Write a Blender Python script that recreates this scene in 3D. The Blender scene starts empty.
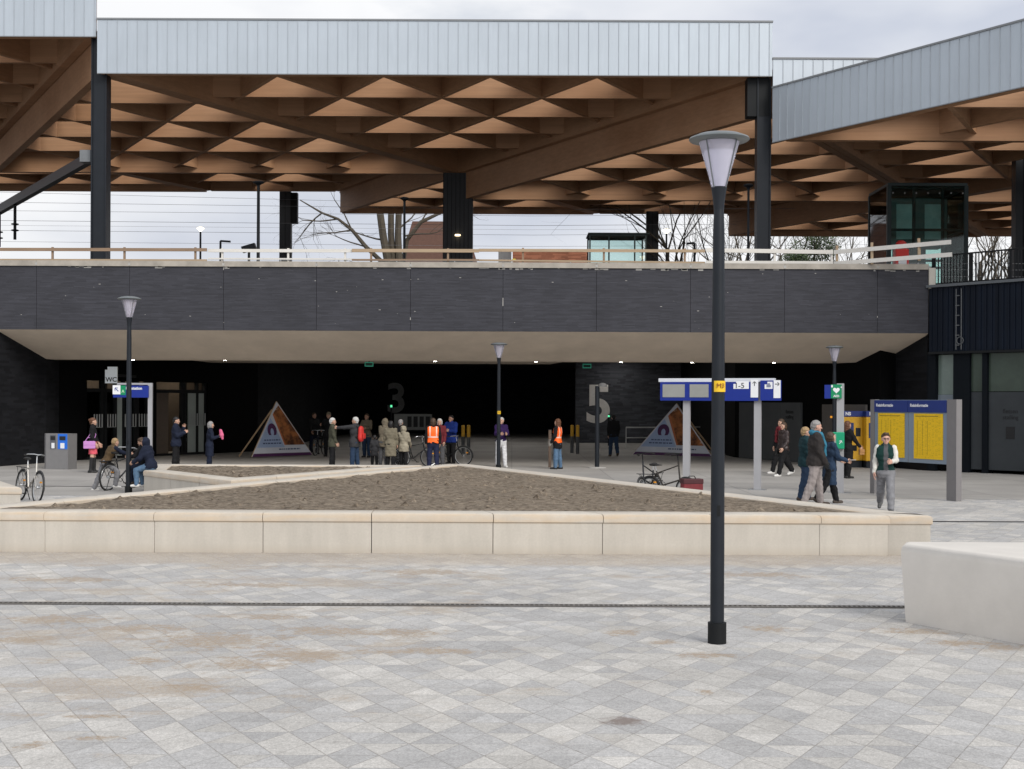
import bpy, bmesh, math, random
import numpy as np
from mathutils import Vector, Matrix, noise as mnoise
random.seed(7)
R = math.radians
PI = math.pi
scene = bpy.context.scene
COL = scene.collection
# ------------------------------------------------------------------ camera model (pixels -> metres)
F = 1320.0; HC = 2.25; CX = 512.0; CY = 403.0; ROLL = R(0.25)
RT = math.tan(ROLL)
def px(x, y):
    return (x-CX) + (y-CY)*RT, (y-CY) - (x-CX)*RT
def gp(x, y, z=0.0):
    u, v = px(x, y); Y = (HC-z)*F/v
    return Vector((u*Y/F, Y, z))
def wp(x, y, Y):
    u, v = px(x, y)
    return Vector((u*Y/F, Y, HC - v*Y/F))
def wx(x, Y, y=403): return wp(x, y, Y).x
def wz(y, Y, x=512): return wp(x, y, Y).z
# ------------------------------------------------------------------ materials
MATS = {}
def mat(name, col, rough=.7, var=.12, scale=6.0, bump=0.0, metal=0.0, detail=4, spec=.4, stretch=None, bscale=None):
    if name in MATS: return MATS[name]
    m = bpy.data.materials.new(name); m.use_nodes = True
    nt = m.node_tree; N = nt.nodes; L = nt.links
    b = N['Principled BSDF']
    b.inputs['Base Color'].default_value = (*col, 1); b.inputs['Roughness'].default_value = rough
    b.inputs['Metallic'].default_value = metal; b.inputs['Specular IOR Level'].default_value = spec
    tc = N.new('ShaderNodeTexCoord'); mp = N.new('ShaderNodeMapping')
    L.new(tc.outputs['Object'], mp.inputs['Vector'])
    if stretch: mp.inputs['Scale'].default_value = stretch
    if var > 0:
        nz = N.new('ShaderNodeTexNoise'); nz.inputs['Scale'].default_value = scale; nz.inputs['Detail'].default_value = detail
        nz.inputs['Roughness'].default_value = .65
        L.new(mp.outputs[0], nz.inputs['Vector'])
        mr = N.new('ShaderNodeMapRange'); mr.inputs['From Min'].default_value = .25; mr.inputs['From Max'].default_value = .75
        mr.inputs['To Min'].default_value = 1-var; mr.inputs['To Max'].default_value = 1+var
        L.new(nz.outputs['Fac'], mr.inputs['Value'])
        mx = N.new('ShaderNodeVectorMath'); mx.operation = 'SCALE'; mx.inputs[0].default_value = col
        L.new(mr.outputs[0], mx.inputs['Scale']); L.new(mx.outputs[0], b.inputs['Base Color'])
    if bump > 0:
        n2 = N.new('ShaderNodeTexNoise'); n2.inputs['Scale'].default_value = bscale or scale*4; n2.inputs['Detail'].default_value = 5
        L.new(mp.outputs[0], n2.inputs['Vector'])
        bp = N.new('ShaderNodeBump'); bp.inputs['Strength'].default_value = bump; bp.inputs['Distance'].default_value = .02
        L.new(n2.outputs['Fac'], bp.inputs['Height']); L.new(bp.outputs[0], b.inputs['Normal'])
    MATS[name] = m
    return m
def emit(name, col, s):
    if name in MATS: return MATS[name]
    m = bpy.data.materials.new(name); m.use_nodes = True
    b = m.node_tree.nodes['Principled BSDF']
    b.inputs['Base Color'].default_value = (*col, 1)
    b.inputs['Emission Color'].default_value = (*col, 1); b.inputs['Emission Strength'].default_value = s
    MATS[name] = m; return m
def glass(name, col, rough=.05, trans=.85, alpha=None):
    if name in MATS: return MATS[name]
    m = bpy.data.materials.new(name); m.use_nodes = True
    nt = m.node_tree; N = nt.nodes; L = nt.links
    for n in list(N):
        if n.type == 'BSDF_PRINCIPLED': N.remove(n)
    tr = N.new('ShaderNodeBsdfTransparent'); tr.inputs['Color'].default_value = (*col, 1)
    gl = N.new('ShaderNodeBsdfGlossy'); gl.inputs['Roughness'].default_value = rough
    mx = N.new('ShaderNodeMixShader'); lw = N.new('ShaderNodeFresnel'); lw.inputs['IOR'].default_value = 1.5
    L.new(lw.outputs[0], mx.inputs[0]); L.new(tr.outputs[0], mx.inputs[1]); L.new(gl.outputs[0], mx.inputs[2])
    L.new(mx.outputs[0], N['Material Output'].inputs['Surface'])
    MATS[name] = m; return m
class NT:
    """tiny helper for writing node maths"""
    def __init__(s, m):
        s.m = m; s.N = m.node_tree.nodes; s.L = m.node_tree.links
    def m_(s, op, a, b=None, c=None):
        n = s.N.new('ShaderNodeMath'); n.operation = op
        for i, v in enumerate((a, b, c)):
            if v is None: continue
            if isinstance(v, (int, float)): n.inputs[i].default_value = v
            else: s.L.new(v, n.inputs[i])
        return n.outputs[0]
    def comb(s, x, y, z=0.0):
        n = s.N.new('ShaderNodeCombineXYZ')
        for i, v in enumerate((x, y, z)):
            if isinstance(v, (int, float)): n.inputs[i].default_value = v
            else: s.L.new(v, n.inputs[i])
        return n.outputs[0]
    def white(s, v):
        n = s.N.new('ShaderNodeTexWhiteNoise'); n.noise_dimensions = '3D'; s.L.new(v, n.inputs['Vector']); return n.outputs['Value']
    def noise(s, v, scale, detail=4, rough=.6):
        n = s.N.new('ShaderNodeTexNoise'); n.inputs['Scale'].default_value = scale; n.inputs['Detail'].default_value = detail
        n.inputs['Roughness'].default_value = rough; s.L.new(v, n.inputs['Vector']); return n.outputs['Fac']
    def ramp(s, v, a, b, c=0.0, d=1.0):
        n = s.N.new('ShaderNodeMapRange'); n.inputs['From Min'].default_value = a; n.inputs['From Max'].default_value = b
        n.inputs['To Min'].default_value = c; n.inputs['To Max'].default_value = d; s.L.new(v, n.inputs['Value']); return n.outputs[0]
    def mix(s, f, a, b):
        n = s.N.new('ShaderNodeMix'); n.data_type = 'RGBA'
        if isinstance(f, (int, float)): n.inputs[0].default_value = f
        else: s.L.new(f, n.inputs[0])
        for i, v in ((6, a), (7, b)):
            if isinstance(v, tuple): n.inputs[i].default_value = (*v, 1)
            else: s.L.new(v, n.inputs[i])
        return n.outputs[2]
    def scale(s, col, f):
        n = s.N.new('ShaderNodeVectorMath'); n.operation = 'SCALE'
        if isinstance(col, tuple): n.inputs[0].default_value = col
        else: s.L.new(col, n.inputs[0])
        s.L.new(f, n.inputs['Scale']); return n.outputs[0]
    def bump(s, h, strength=.3, dist=.01):
        n = s.N.new('ShaderNodeBump'); n.inputs['Strength'].default_value = strength; n.inputs['Distance'].default_value = dist
        s.L.new(h, n.inputs['Height']); s.L.new(n.outputs[0], s.N['Principled BSDF'].inputs['Normal'])
def newmat(name, rough=.7, spec=.4):
    m = bpy.data.materials.new(name); m.use_nodes = True; t = NT(m)
    b = t.N['Principled BSDF']; b.inputs['Roughness'].default_value = rough; b.inputs['Specular IOR Level'].default_value = spec
    tc = t.N.new('ShaderNodeTexCoord'); sp = t.N.new('ShaderNodeSeparateXYZ'); t.L.new(tc.outputs['Object'], sp.inputs[0])
    t.v = tc.outputs['Object']; t.x, t.y, t.z = sp.outputs; t.col = b.inputs['Base Color']; t.b = b
    MATS[name] = m
    return m, t
# ------------------------------------------------------------------ objects
def tag(o, label=None, cat=None, group=None, kind=None):
    if label: o['label'] = label
    if cat: o['category'] = cat
    if group: o['group'] = group
    if kind: o['kind'] = kind
    return o
def thing(name, label, cat, loc=(0, 0, 0), rz=0.0, group=None):
    o = bpy.data.objects.new(name, None); COL.objects.link(o)
    o.location = loc; o.rotation_euler = (0, 0, rz); o.empty_display_size = .1
    return tag(o, label, cat, group)
class MB:
    def __init__(s): s.v = []; s.f = []; s.m = []; s.cur = 0
    def add(s, vs, fs):
        b = len(s.v); s.v += [tuple(v) for v in vs]
        for f in fs: s.f.append([i+b for i in f]); s.m.append(s.cur)
        return s
    def box(s, c, size, rz=0.0, M=None):
        hx, hy, hz = size[0]/2, size[1]/2, size[2]/2; c = Vector(c)
        rot = M if M is not None else Matrix.Rotation(rz, 3, 'Z')
        vs = [c + rot @ Vector((sx*hx, sy*hy, sz*hz)) for sx in (-1, 1) for sy in (-1, 1) for sz in (-1, 1)]
        return s.add(vs, [(0,1,3,2),(4,6,7,5),(0,4,5,1),(2,3,7,6),(0,2,6,4),(1,5,7,3)])
    def bb(s, x0, x1, y0, y1, z0, z1):
        return s.box(((x0+x1)/2, (y0+y1)/2, (z0+z1)/2), (abs(x1-x0), abs(y1-y0), abs(z1-z0)))
    def beam(s, a, b, w, h, up=(0, 0, 1)):
        """box from a to b, width w (sideways), height h (up), centred"""
        a = Vector(a); b = Vector(b); d = b-a; L = d.length; d.normalize(); u = Vector(up)
        side = d.cross(u); 
        if side.length < 1e-4: side = d.cross(Vector((0, 1, 0)))
        side.normalize(); u = side.cross(d)
        return s.box((a+b)/2, (L, w, h), M=Matrix((d, side, u)).transposed())
    def prism(s, poly, z0, z1):
        n = len(poly)
        vs = [(p[0], p[1], z0) for p in poly] + [(p[0], p[1], z1) for p in poly]
        a = sum(poly[i][0]*poly[(i+1) % n][1]-poly[(i+1) % n][0]*poly[i][1] for i in range(n))
        fs = [tuple(range(n-1, -1, -1)), tuple(range(n, 2*n))] + [(i, (i+1) % n, n+(i+1) % n, n+i) for i in range(n)]
        if a < 0: fs = [tuple(reversed(f)) for f in fs]
        return s.add(vs, fs)
    def tube(s, pts, r, n=8, caps=True):
        pts = [Vector(p) for p in pts]; k = len(pts)
        rs = r if isinstance(r, (list, tuple)) else [r]*k
        vs = []; prev = None
        for i, p in enumerate(pts):
            d = (pts[min(i+1, k-1)]-pts[max(i-1, 0)])
            if d.length < 1e-9: d = Vector((0, 0, 1))
            d.normalize()
            if prev is None:
                u = d.orthogonal().normalized()
            else:
                u = prev - d*prev.dot(d)
                u = u.normalized() if u.length > 1e-6 else d.orthogonal().normalized()
            prev = u; w = d.cross(u)
            for j in range(n):
                a = 2*PI*j/n; vs.append(p + (u*math.cos(a)+w*math.sin(a))*rs[i])
        fs = []
        for i in range(k-1):
            for j in range(n):
                fs.append((i*n+j, i*n+(j+1) % n, (i+1)*n+(j+1) % n, (i+1)*n+j))
        if caps: fs += [tuple(range(n-1, -1, -1)), tuple(range((k-1)*n, k*n))]
        return s.add(vs, fs)
    def lathe(s, prof, n=24, c=(0, 0, 0)):
        vs = []; k = len(prof)
        for r, z in prof:
            for j in range(n):
                a = 2*PI*j/n; vs.append((c[0]+r*math.cos(a), c[1]+r*math.sin(a), c[2]+z))
        fs = [(i*n+j, i*n+(j+1) % n, (i+1)*n+(j+1) % n, (i+1)*n+j) for i in range(k-1) for j in range(n)]
        fs += [tuple(range(n-1, -1, -1)), tuple(range((k-1)*n, k*n))]
        return s.add(vs, fs)
    def torus(s, c, r, rr, axis='X', n=28, m=6):
        vs = []
        for i in range(n):
            a = 2*PI*i/n
            for j in range(m):
                b = 2*PI*j/m; q = r+rr*math.cos(b); t = rr*math.sin(b)
                p = {'X': (t, q*math.cos(a), q*math.sin(a)), 'Z': (q*math.cos(a), q*math.sin(a), t), 'Y': (q*math.cos(a), t, q*math.sin(a))}[axis]
                vs.append((c[0]+p[0], c[1]+p[1], c[2]+p[2]))
        fs = [(i*m+j, i*m+(j+1) % m, ((i+1) % n)*m+(j+1) % m, ((i+1) % n)*m+j) for i in range(n) for j in range(m)]
        return s.add(vs, fs)
    def build(s, name, mats, parent=None, world=False, smooth=False, bevel=0.0, kind=None, weld=False):
        me = bpy.data.meshes.new(name)
        v = s.v
        if world and parent is not None:
            l = parent.location; v = [(p[0]-l.x, p[1]-l.y, p[2]-l.z) for p in v]
        me.from_pydata(v, [], s.f)
        mats = mats if isinstance(mats, (list, tuple)) else [mats]
        for m in mats: me.materials.append(m)
        if len(mats) > 1: me.polygons.foreach_set('material_index', s.m)
        bm = bmesh.new(); bm.from_mesh(me); (bmesh.ops.remove_doubles(bm, verts=bm.verts, dist=.002) if weld else None); bmesh.ops.recalc_face_normals(bm, faces=bm.faces)
        if bevel > 0:
            es = [e for e in bm.edges if len(e.link_faces) == 2 and e.calc_face_angle(0) > R(30)]
            bmesh.ops.bevel(bm, geom=es, offset=bevel, segments=2, affect='EDGES', profile=.5, clamp_overlap=True)
        bm.to_mesh(me); bm.free()
        if smooth:
            me.polygons.foreach_set('use_smooth', [True]*len(me.polygons))
            try: me.set_sharp_from_angle(angle=R(40))
            except Exception: pass
        o = bpy.data.objects.new(name, me); COL.objects.link(o)
        if parent is not None: o.parent = parent
        if kind: o['kind'] = kind
        return o
def text(name, s, size, m, parent, loc, rz=0.0, align='CENTER', ext=.003, bold=0.0, wide=1.0):
    """lettering standing upright, local to parent, front facing -Y when rz = 0"""
    c = bpy.data.curves.new(name, 'FONT'); c.body = s; c.size = size; c.align_x = align; c.align_y = 'CENTER'; c.extrude = ext; c.offset = bold
    o = bpy.data.objects.new(name, c); COL.objects.link(o)
    dg = bpy.context.evaluated_depsgraph_get(); dg.update()
    me = bpy.data.meshes.new_from_object(o.evaluated_get(dg)); bpy.data.objects.remove(o); bpy.data.curves.remove(c)
    me.transform(Matrix.Translation(Vector(loc)) @ Matrix.Rotation(rz, 4, 'Z') @ Matrix.Rotation(PI/2, 4, 'X') @ Matrix.Scale(wide, 4, (1, 0, 0)))
    me.materials.clear(); me.materials.append(m)
    o = bpy.data.objects.new(name, me); COL.objects.link(o); o.parent = parent
    return o
def copy_tree(o, parent=None):
    c = o.copy(); COL.objects.link(c)
    if parent is not None: c.parent = parent
    for ch in o.children: copy_tree(ch, c)
    return c

# ------------------------------------------------------------------ shared materials
steel_dark = mat('anthracite_paint', (.013, .016, .021), .42, .15, 3, spec=.25)
steel_black = mat('black_paint', (.008, .009, .010), .55, .1, 3, spec=.2)
alu = mat('grey_aluminium', (.42, .43, .45), .45, .06, 3, metal=.3)
sign_grey = mat('sign_post_grey', (.33, .33, .345), .5, .05, 3)
white_p = mat('white_panel', (.75, .76, .78), .5, .03)
blue_p = mat('sign_blue', (.003, .020, .22), .4, .05)
navy_p = mat('header_blue', (.012, .03, .17), .4, .05)
green_p = mat('sign_green', (.0, .22, .09), .4, .05)
yellow_p = mat('timetable_yellow', (.75, .46, .012), .5, .06, 9)
black_txt = mat('black_lettering', (.012, .012, .014), .6, 0)
galv = mat('galvanised', (.33, .34, .35), .45, .1, 8, metal=.5)
grey_num = mat('numeral_grey', (.40, .39, .37), .7, .12, 5)
tunnel_num = mat('numeral_dull', (.15, .15, .145), .7, .15, 5)
# ================================================================== SKY, SUN, CAMERA
w = bpy.data.worlds.new('World'); scene.world = w; w.use_nodes = True
SUN_EL, SUN_AZ = R(36), R(147)      # azimuth clockwise from +Y: behind the camera, to its right
def make_world():
    nt = w.node_tree; N = nt.nodes; L = nt.links
    bg = N['Background']; bg.inputs['Strength'].default_value = .1
    sky = N.new('ShaderNodeTexSky'); sky.sky_type = 'NISHITA'; sky.sun_disc = False
    sky.sun_elevation = SUN_EL; sky.sun_rotation = SUN_AZ; sky.dust_density = 2.0; sky.air_density = 1.0
    tc = N.new('ShaderNodeTexCoord'); mp = N.new('ShaderNodeMapping'); mp.inputs['Scale'].default_value = (1, 1, 2.6)
    mp.inputs['Location'].default_value = (3.1, 0.4, 1.7)
    L.new(tc.outputs['Generated'], mp.inputs[0])
    n1 = N.new('ShaderNodeTexNoise'); n1.inputs['Scale'].default_value = 3.4; n1.inputs['Detail'].default_value = 7; n1.inputs['Roughness'].default_value = .55
    L.new(mp.outputs[0], n1.inputs['Vector'])
    r = N.new('ShaderNodeMapRange'); r.inputs['From Min'].default_value = .26; r.inputs['From Max'].default_value = .46
    L.new(n1.outputs['Fac'], r.inputs['Value'])
    n2 = N.new('ShaderNodeTexNoise'); n2.inputs['Scale'].default_value = 2.6; n2.inputs['Detail'].default_value = 5
    L.new(mp.outputs[0], n2.inputs['Vector'])
    cr = N.new('ShaderNodeValToRGB'); cr.color_ramp.elements[0].position = .38; cr.color_ramp.elements[1].position = .62
    cr.color_ramp.elements[0].color = (6.3, 6.75, 7.8, 1); cr.color_ramp.elements[1].color = (10.3, 10.4, 10.6, 1)
    L.new(n2.outputs['Fac'], cr.inputs['Fac'])
    mx = N.new('ShaderNodeMix'); mx.data_type = 'RGBA'
    mf = N.new('ShaderNodeMath'); mf.operation = 'MULTIPLY_ADD'; mf.inputs[1].default_value = .45; mf.inputs[2].default_value = .55
    L.new(r.outputs[0], mf.inputs[0]); L.new(mf.outputs[0], mx.inputs[0])
    L.new(sky.outputs[0], mx.inputs[6]); L.new(cr.outputs[0], mx.inputs[7])
    # the overcast is brighter on the sun's side
    dp = N.new('ShaderNodeVectorMath'); dp.operation = 'DOT_PRODUCT'; L.new(tc.outputs['Generated'], dp.inputs[0])
    dp.inputs[1].default_value = (math.sin(SUN_AZ)*math.cos(SUN_EL), math.cos(SUN_AZ)*math.cos(SUN_EL), math.sin(SUN_EL))
    dr_ = N.new('ShaderNodeMapRange'); dr_.inputs['From Min'].default_value = -.7; dr_.inputs['From Max'].default_value = .9
    dr_.inputs['To Min'].default_value = .92; dr_.inputs['To Max'].default_value = 1.15; L.new(dp.outputs['Value'], dr_.inputs['Value'])
    sc_ = N.new('ShaderNodeVectorMath'); sc_.operation = 'SCALE'; L.new(mx.outputs[2], sc_.inputs[0]); L.new(dr_.outputs[0], sc_.inputs['Scale'])
    L.new(sc_.outputs[0], bg.inputs['Color'])
make_world()
sl = bpy.data.lights.new('sun', 'SUN'); sl.energy = 2.5; sl.angle = R(28); sl.color = (1, .96, .9)
so = bpy.data.objects.new('sun', sl); COL.objects.link(so)
sd = Vector((math.sin(SUN_AZ)*math.cos(SUN_EL), math.cos(SUN_AZ)*math.cos(SUN_EL), math.sin(SUN_EL)))
so.rotation_euler = sd.to_track_quat('Z', 'Y').to_euler(); so.location = (0, 0, 60)
cam = bpy.data.cameras.new('camera'); cam.sensor_width = 36; cam.lens = 36*F/1024; cam.clip_end = 2000; cam.clip_start = .1
cam.shift_y = 18.5/1024
co = bpy.data.objects.new('camera', cam); COL.objects.link(co); scene.camera = co
co.matrix_world = Matrix.Translation((0, 0, HC)) @ Matrix.Rotation(PI/2, 4, 'X') @ Matrix.Rotation(ROLL, 4, 'Z')
scene.view_settings.view_transform = 'Standard'; scene.view_settings.look = 'None'; scene.view_settings.exposure = 0; scene.view_settings.gamma = 1
scene.view_settings.use_curve_mapping = False
scene.render.engine = 'CYCLES'; scene.cycles.max_bounces = 6; scene.cycles.diffuse_bounces = 4
scene.cycles.use_denoising = True
scene.cycles.transparent_max_bounces = 12

# ================================================================== GROUND
def paving():
    m, t = newmat('rhombus_paving', .75, .3)
    s = .335
    v = t.m_('DIVIDE', t.y, s*.866025); u = t.m_('SUBTRACT', t.m_('DIVIDE', t.x, s), t.m_('MULTIPLY', v, .5))
    p = u; q = t.m_('ADD', u, v)
    fp, fq, fv = (t.m_('FLOOR', a) for a in (p, q, v))
    c1 = t.white(t.comb(fp, fq, 3.0)); sel = t.white(t.comb(fp, fq, 9.0)); c2 = t.white(t.comb(fp, fq, fv))
    split = t.m_('GREATER_THAN', sel, .36)
    c = t.m_('ADD', t.m_('MULTIPLY', c1, t.m_('SUBTRACT', 1.0, split)), t.m_('MULTIPLY', c2, split))
    light = t.m_('GREATER_THAN', c, .56)
    var = t.white(t.comb(fq, fp, fv)); big = t.noise(t.v, .35, 4); fine = t.noise(t.v, 60, 3, .8); mid = t.noise(t.v, 5, 4)
    grit = t.noise(t.v, 85, 3, .9); blot = t.noise(t.v, 16, 6, .8); gran = t.noise(t.v, 34, 4, .85)
    base = t.mix(light, (.425, .417, .408), (.490, .472, .444))
    f = t.m_('ADD', t.m_('MULTIPLY', var, .20), .90)
    f = t.m_('MULTIPLY', f, t.ramp(big, .3, .7, .86, 1.1)); f = t.m_('MULTIPLY', f, t.ramp(fine, .25, .75, .78, 1.2))
    f = t.m_('MULTIPLY', f, t.ramp(mid, .3, .7, .92, 1.06)); f = t.m_('MULTIPLY', f, t.ramp(grit, .3, .7, .76, 1.2)); f = t.m_('MULTIPLY', f, t.m_('MULTIPLY', t.ramp(blot, .34, .6, .84, 1.06), t.ramp(gran, .36, .64, .82, 1.14)))
    base = t.scale(base, f)
    def line(a, wd):
        wob = t.m_('MULTIPLY', t.m_('SUBTRACT', blot, .5), .03)
        d = t.m_('ABSOLUTE', t.m_('SUBTRACT', t.m_('FRACT', t.m_('ADD', t.m_('ADD', a, wob), .5)), .5)); return t.m_('LESS_THAN', d, wd)
    jq = line(q, .015); jp = line(p, .013); jv = t.m_('MULTIPLY', line(v, .012), split)
    j = t.m_('MAXIMUM', t.m_('MAXIMUM', jq, jp), jv)
    base = t.mix(t.m_('MULTIPLY', j, t.ramp(mid, .35, .65, .25, .75)), base, (.17, .155, .135))
    # sand swept into drifts: broad broken patches on the left, a strip along the planter foot
    sw = t.noise(t.comb(t.m_('MULTIPLY', t.x, .50), t.m_('MULTIPLY', t.y, .9), 4.0), 1.15, 9, .72)
    reg = t.m_('MULTIPLY', t.ramp(t.x, -.8, 2.5, 1.0, .72), t.m_('MULTIPLY', t.ramp(t.y, 6.5, 10.0, .55, 1.0), t.ramp(t.y, 21, 26, 1, .0)))
    lvl = t.m_('MULTIPLY', sw, t.m_('ADD', .55, t.m_('MULTIPLY', reg, .45)))
    d1 = t.ramp(lvl, .535, .575); dust = t.ramp(lvl, .47, .56)
    strip = t.ramp(t.m_('ADD', t.m_('MULTIPLY', t.m_('ABSOLUTE', t.m_('SUBTRACT', t.y, 19.2)), -1.0), t.m_('MULTIPLY', sw, 1.6)), -.30, .15)
    brk = t.ramp(t.noise(t.v, 30, 6, .85), .44, .56); brk2 = t.ramp(t.noise(t.v, 75, 3, .9), .42, .58)
    sand = t.m_('MAXIMUM', t.m_('MULTIPLY', t.m_('MAXIMUM', d1, t.m_('MULTIPLY', strip, 1.1)), t.m_('ADD', t.m_('MULTIPLY', brk, .65), .25)), t.m_('MULTIPLY', dust, t.m_('MULTIPLY', brk2, t.m_('MULTIPLY', brk, .55))))
    base = t.mix(t.m_('MULTIPLY', sand, .85), base, t.scale((.36, .295, .225), t.ramp(grit, .25, .75, .6, 1.35)))
    # swept-up sand piles and a muddy spot where the photo shows them
    wob = t.noise(t.v, 2.6, 7, .72); wob2 = t.noise(t.v, 9, 5, .75); tot = None
    for (X, Yp, rx, ry) in ((215, 640, 75, 9), (240, 664, 48, 7), (190, 688, 36, 4), (60, 620, 55, 5), (300, 656, 60, 6), (150, 661, 32, 4), (330, 631, 65, 5), (395, 633, 45, 5), (30, 746, 20, 4), (95, 738, 24, 2.5), (90, 716, 32, 2), (430, 651, 75, 3.5),
                            (622, 632, 20, 3.5), (665, 642, 16, 2.5), (706, 655, 32, 3), (770, 629, 26, 3.5), (915, 632, 42, 3.5), (965, 643, 34, 3), (1005, 648, 38, 3.5), (708, 692, 9, 3), (20, 640, 40, 4), (130, 628, 60, 4), (268, 617, 60, 3), (250, 585, 60, 3), (60, 580, 70, 3), (760, 575, 60, 3), (420, 572, 60, 3)):
        g = gp(X, Yp); kx = rx*g.y/F; ky = ry*g.y*g.y/(HC*F)
        d = t.m_('ADD', t.m_('POWER', t.m_('DIVIDE', t.m_('SUBTRACT', t.x, g.x), kx), 2.0), t.m_('POWER', t.m_('DIVIDE', t.m_('SUBTRACT', t.y, g.y), ky), 2.0))
        tot = d if tot is None else t.m_('MINIMUM', tot, d)
    pile = t.ramp(t.m_('ADD', t.m_('SQRT', tot), t.m_('ADD', t.m_('MULTIPLY', t.m_('SUBTRACT', wob, .5), 3.2), t.m_('MULTIPLY', t.m_('SUBTRACT', wob2, .5), 4.2))), 1.05, .45)
    pile = t.m_('MULTIPLY', pile, t.m_('MULTIPLY', t.ramp(blot, .42, .54, .30, 1.0), t.ramp(gran, .38, .54, .55, 1.0)))
    base = t.mix(pile, base, t.scale((.325, .255, .185), t.ramp(grit, .25, .75, .5, 1.45)))
    g = gp(622, 721); d = t.m_('SQRT', t.m_('ADD', t.m_('POWER', t.m_('DIVIDE', t.m_('SUBTRACT', t.x, g.x), .16), 2.0), t.m_('POWER', t.m_('DIVIDE', t.m_('SUBTRACT', t.y, g.y), .14), 2.0)))
    mud = t.ramp(t.m_('ADD', d, t.m_('MULTIPLY', t.m_('SUBTRACT', wob2, .5), 2.4)), 1.1, .5)
    base = t.mix(t.m_('MULTIPLY', mud, .75), base, (.15, .11, .09))
    crumb = t.ramp(t.noise(t.comb(t.x, t.y, 21.0), 26, 2, .5), .735, .75); base = t.mix(t.m_('MULTIPLY', crumb, .6), base, (.13, .10, .08))
    t.L.new(base, t.col)
    h = t.m_('SUBTRACT', t.m_('MULTIPLY', fine, .25), j); t.bump(h, .35, .006)
    return m
ground = MB().add([(-300, -80, 0), (300, -80, 0), (300, 46.5, 0), (-300, 46.5, 0)], [(0, 1, 2, 3)]).build('plaza_paving', paving(), kind='structure')
# smoother concrete paving with long slabs in front of and inside the underpass
def slabs():
    m, t = newmat('underpass_paving', .7, .35)
    big = t.noise(t.v, .5, 4); fine = t.noise(t.v, 40, 3, .7)
    fx = t.m_('FLOOR', t.m_('DIVIDE', t.x, 3.0)); fy = t.m_('FLOOR', t.m_('DIVIDE', t.y, 2.2))
    c = t.white(t.comb(fx, fy, 2.0))
    f = t.m_('MULTIPLY', t.ramp(c, 0, 1, .93, 1.05), t.m_('MULTIPLY', t.ramp(big, .3, .7, .86, 1.1), t.ramp(fine, .25, .75, .92, 1.08)))
    base = t.scale((.33, .315, .295), f)
    def line(a, wd):
        d = t.m_('ABSOLUTE', t.m_('SUBTRACT', t.m_('FRACT', t.m_('ADD', a, .5)), .5)); return t.m_('LESS_THAN', d, wd)
    j = t.m_('MAXIMUM', line(t.m_('DIVIDE', t.y, 2.2), .012), line(t.m_('DIVIDE', t.x, 3.0), .006))
    base = t.mix(t.m_('MULTIPLY', j, .4), base, (.12, .115, .11)); t.L.new(base, t.col); return m
slabm = slabs()
MB().add([(-60, 31.5, .004), (60, 31.5, .004), (60, 100, .004), (-60, 100, .004)], [(0, 1, 2, 3)]).build('underpass_paving', slabm, kind='structure')
# slot drain across the plaza
yd = gp(512, 606).y
dr = thing('drain_channel', 'long dark slotted steel drain let into the paving', 'drain', (0, yd, 0))
mb = MB(); mb.add([(-60, -.055, .005), (9.5, -.055, .005), (9.5, .055, .005), (-60, .055, .005)], [(0, 1, 2, 3)]); mb.build('channel', mat('drain_slot', (.012, .012, .012), .8, 0), dr)
mb = MB()
x = -14.0
while x < 6.0:
    mb.bb(x, x+.022, -.045, .045, .006, .014); x += .055
for s in (-1, 1): mb.bb(-60, 9.5, s*.05-.008, s*.05+.008, .006, .016)
mb.build('grating', mat('drain_steel', (.16, .15, .14), .5, .2, 8, metal=.4), dr)
# second and third thin drains in the farther paving
for y0, x0, x1, lab in ((488.5, -24, -7.5, 'thin dark drain line across the far paving at left'), (520, 6.2, 30, 'thin dark drain line beside the right end of the big planter')):
    yy = gp(512, y0).y
    o = MB().bb(x0, x1, yy-.05, yy+.05, .005, .012).build('drain_channel', mat('drain_slot', (.012,)*3), None); tag(o, lab, 'drain')

# ================================================================== PLANTERS
def offset_poly(poly, d):
    """poly counter-clockwise; positive d moves inwards"""
    n = len(poly); out = []
    for i in range(n):
        p0, p1, p2 = (Vector(poly[(i+k) % n]) for k in (-1, 0, 1))
        e1 = (p1-p0).normalized(); e2 = (p2-p1).normalized()
        n1 = Vector((-e1.y, e1.x)); n2 = Vector((-e2.y, e2.x))
        b = (n1+n2).normalized(); k = d/max(.35, b.dot(n1)); out.append(p1+b*k)
    return out
def concrete():
    m, t = newmat('cast_concrete', .78, .3)
    n = t.noise(t.v, .9, 4); f = t.noise(t.v, 30, 4, .7)
    st = t.noise(t.comb(t.m_('MULTIPLY', t.x, 2.4), t.m_('MULTIPLY', t.y, 2.4), t.m_('MULTIPLY', t.z, .35)), 2.2, 5)
    base = t.scale((.50, .465, .41), t.m_('MULTIPLY', t.ramp(n, .3, .7, .93, 1.06), t.m_('MULTIPLY', t.ramp(f, .2, .8, .93, 1.06), t.ramp(st, .3, .75, 1.04, .9))))
    # the weathered ochre band of the cap moulding and the dirt splashed at the foot
    cap = t.m_('MULTIPLY', t.ramp(t.z, .44, .47), t.ramp(t.z, .585, .60, 1.0, 0.25))
    rust = t.noise(t.comb(t.m_('MULTIPLY', t.x, .8), t.m_('MULTIPLY', t.y, .8), t.m_('MULTIPLY', t.z, 6)), 2.0, 5)
    base = t.mix(t.m_('MULTIPLY', cap, t.ramp(rust, .3, .72, .05, .5)), base, (.58, .40, .22))
    foot = t.m_('MULTIPLY', t.ramp(t.z, .0, .14, 1, 0), t.ramp(f, .3, .7, .1, .6))
    base = t.mix(foot, base, (.36, .30, .23))
    t.L.new(base, t.col); t.bump(f, .12, .004); return m
conc = concrete()
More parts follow.
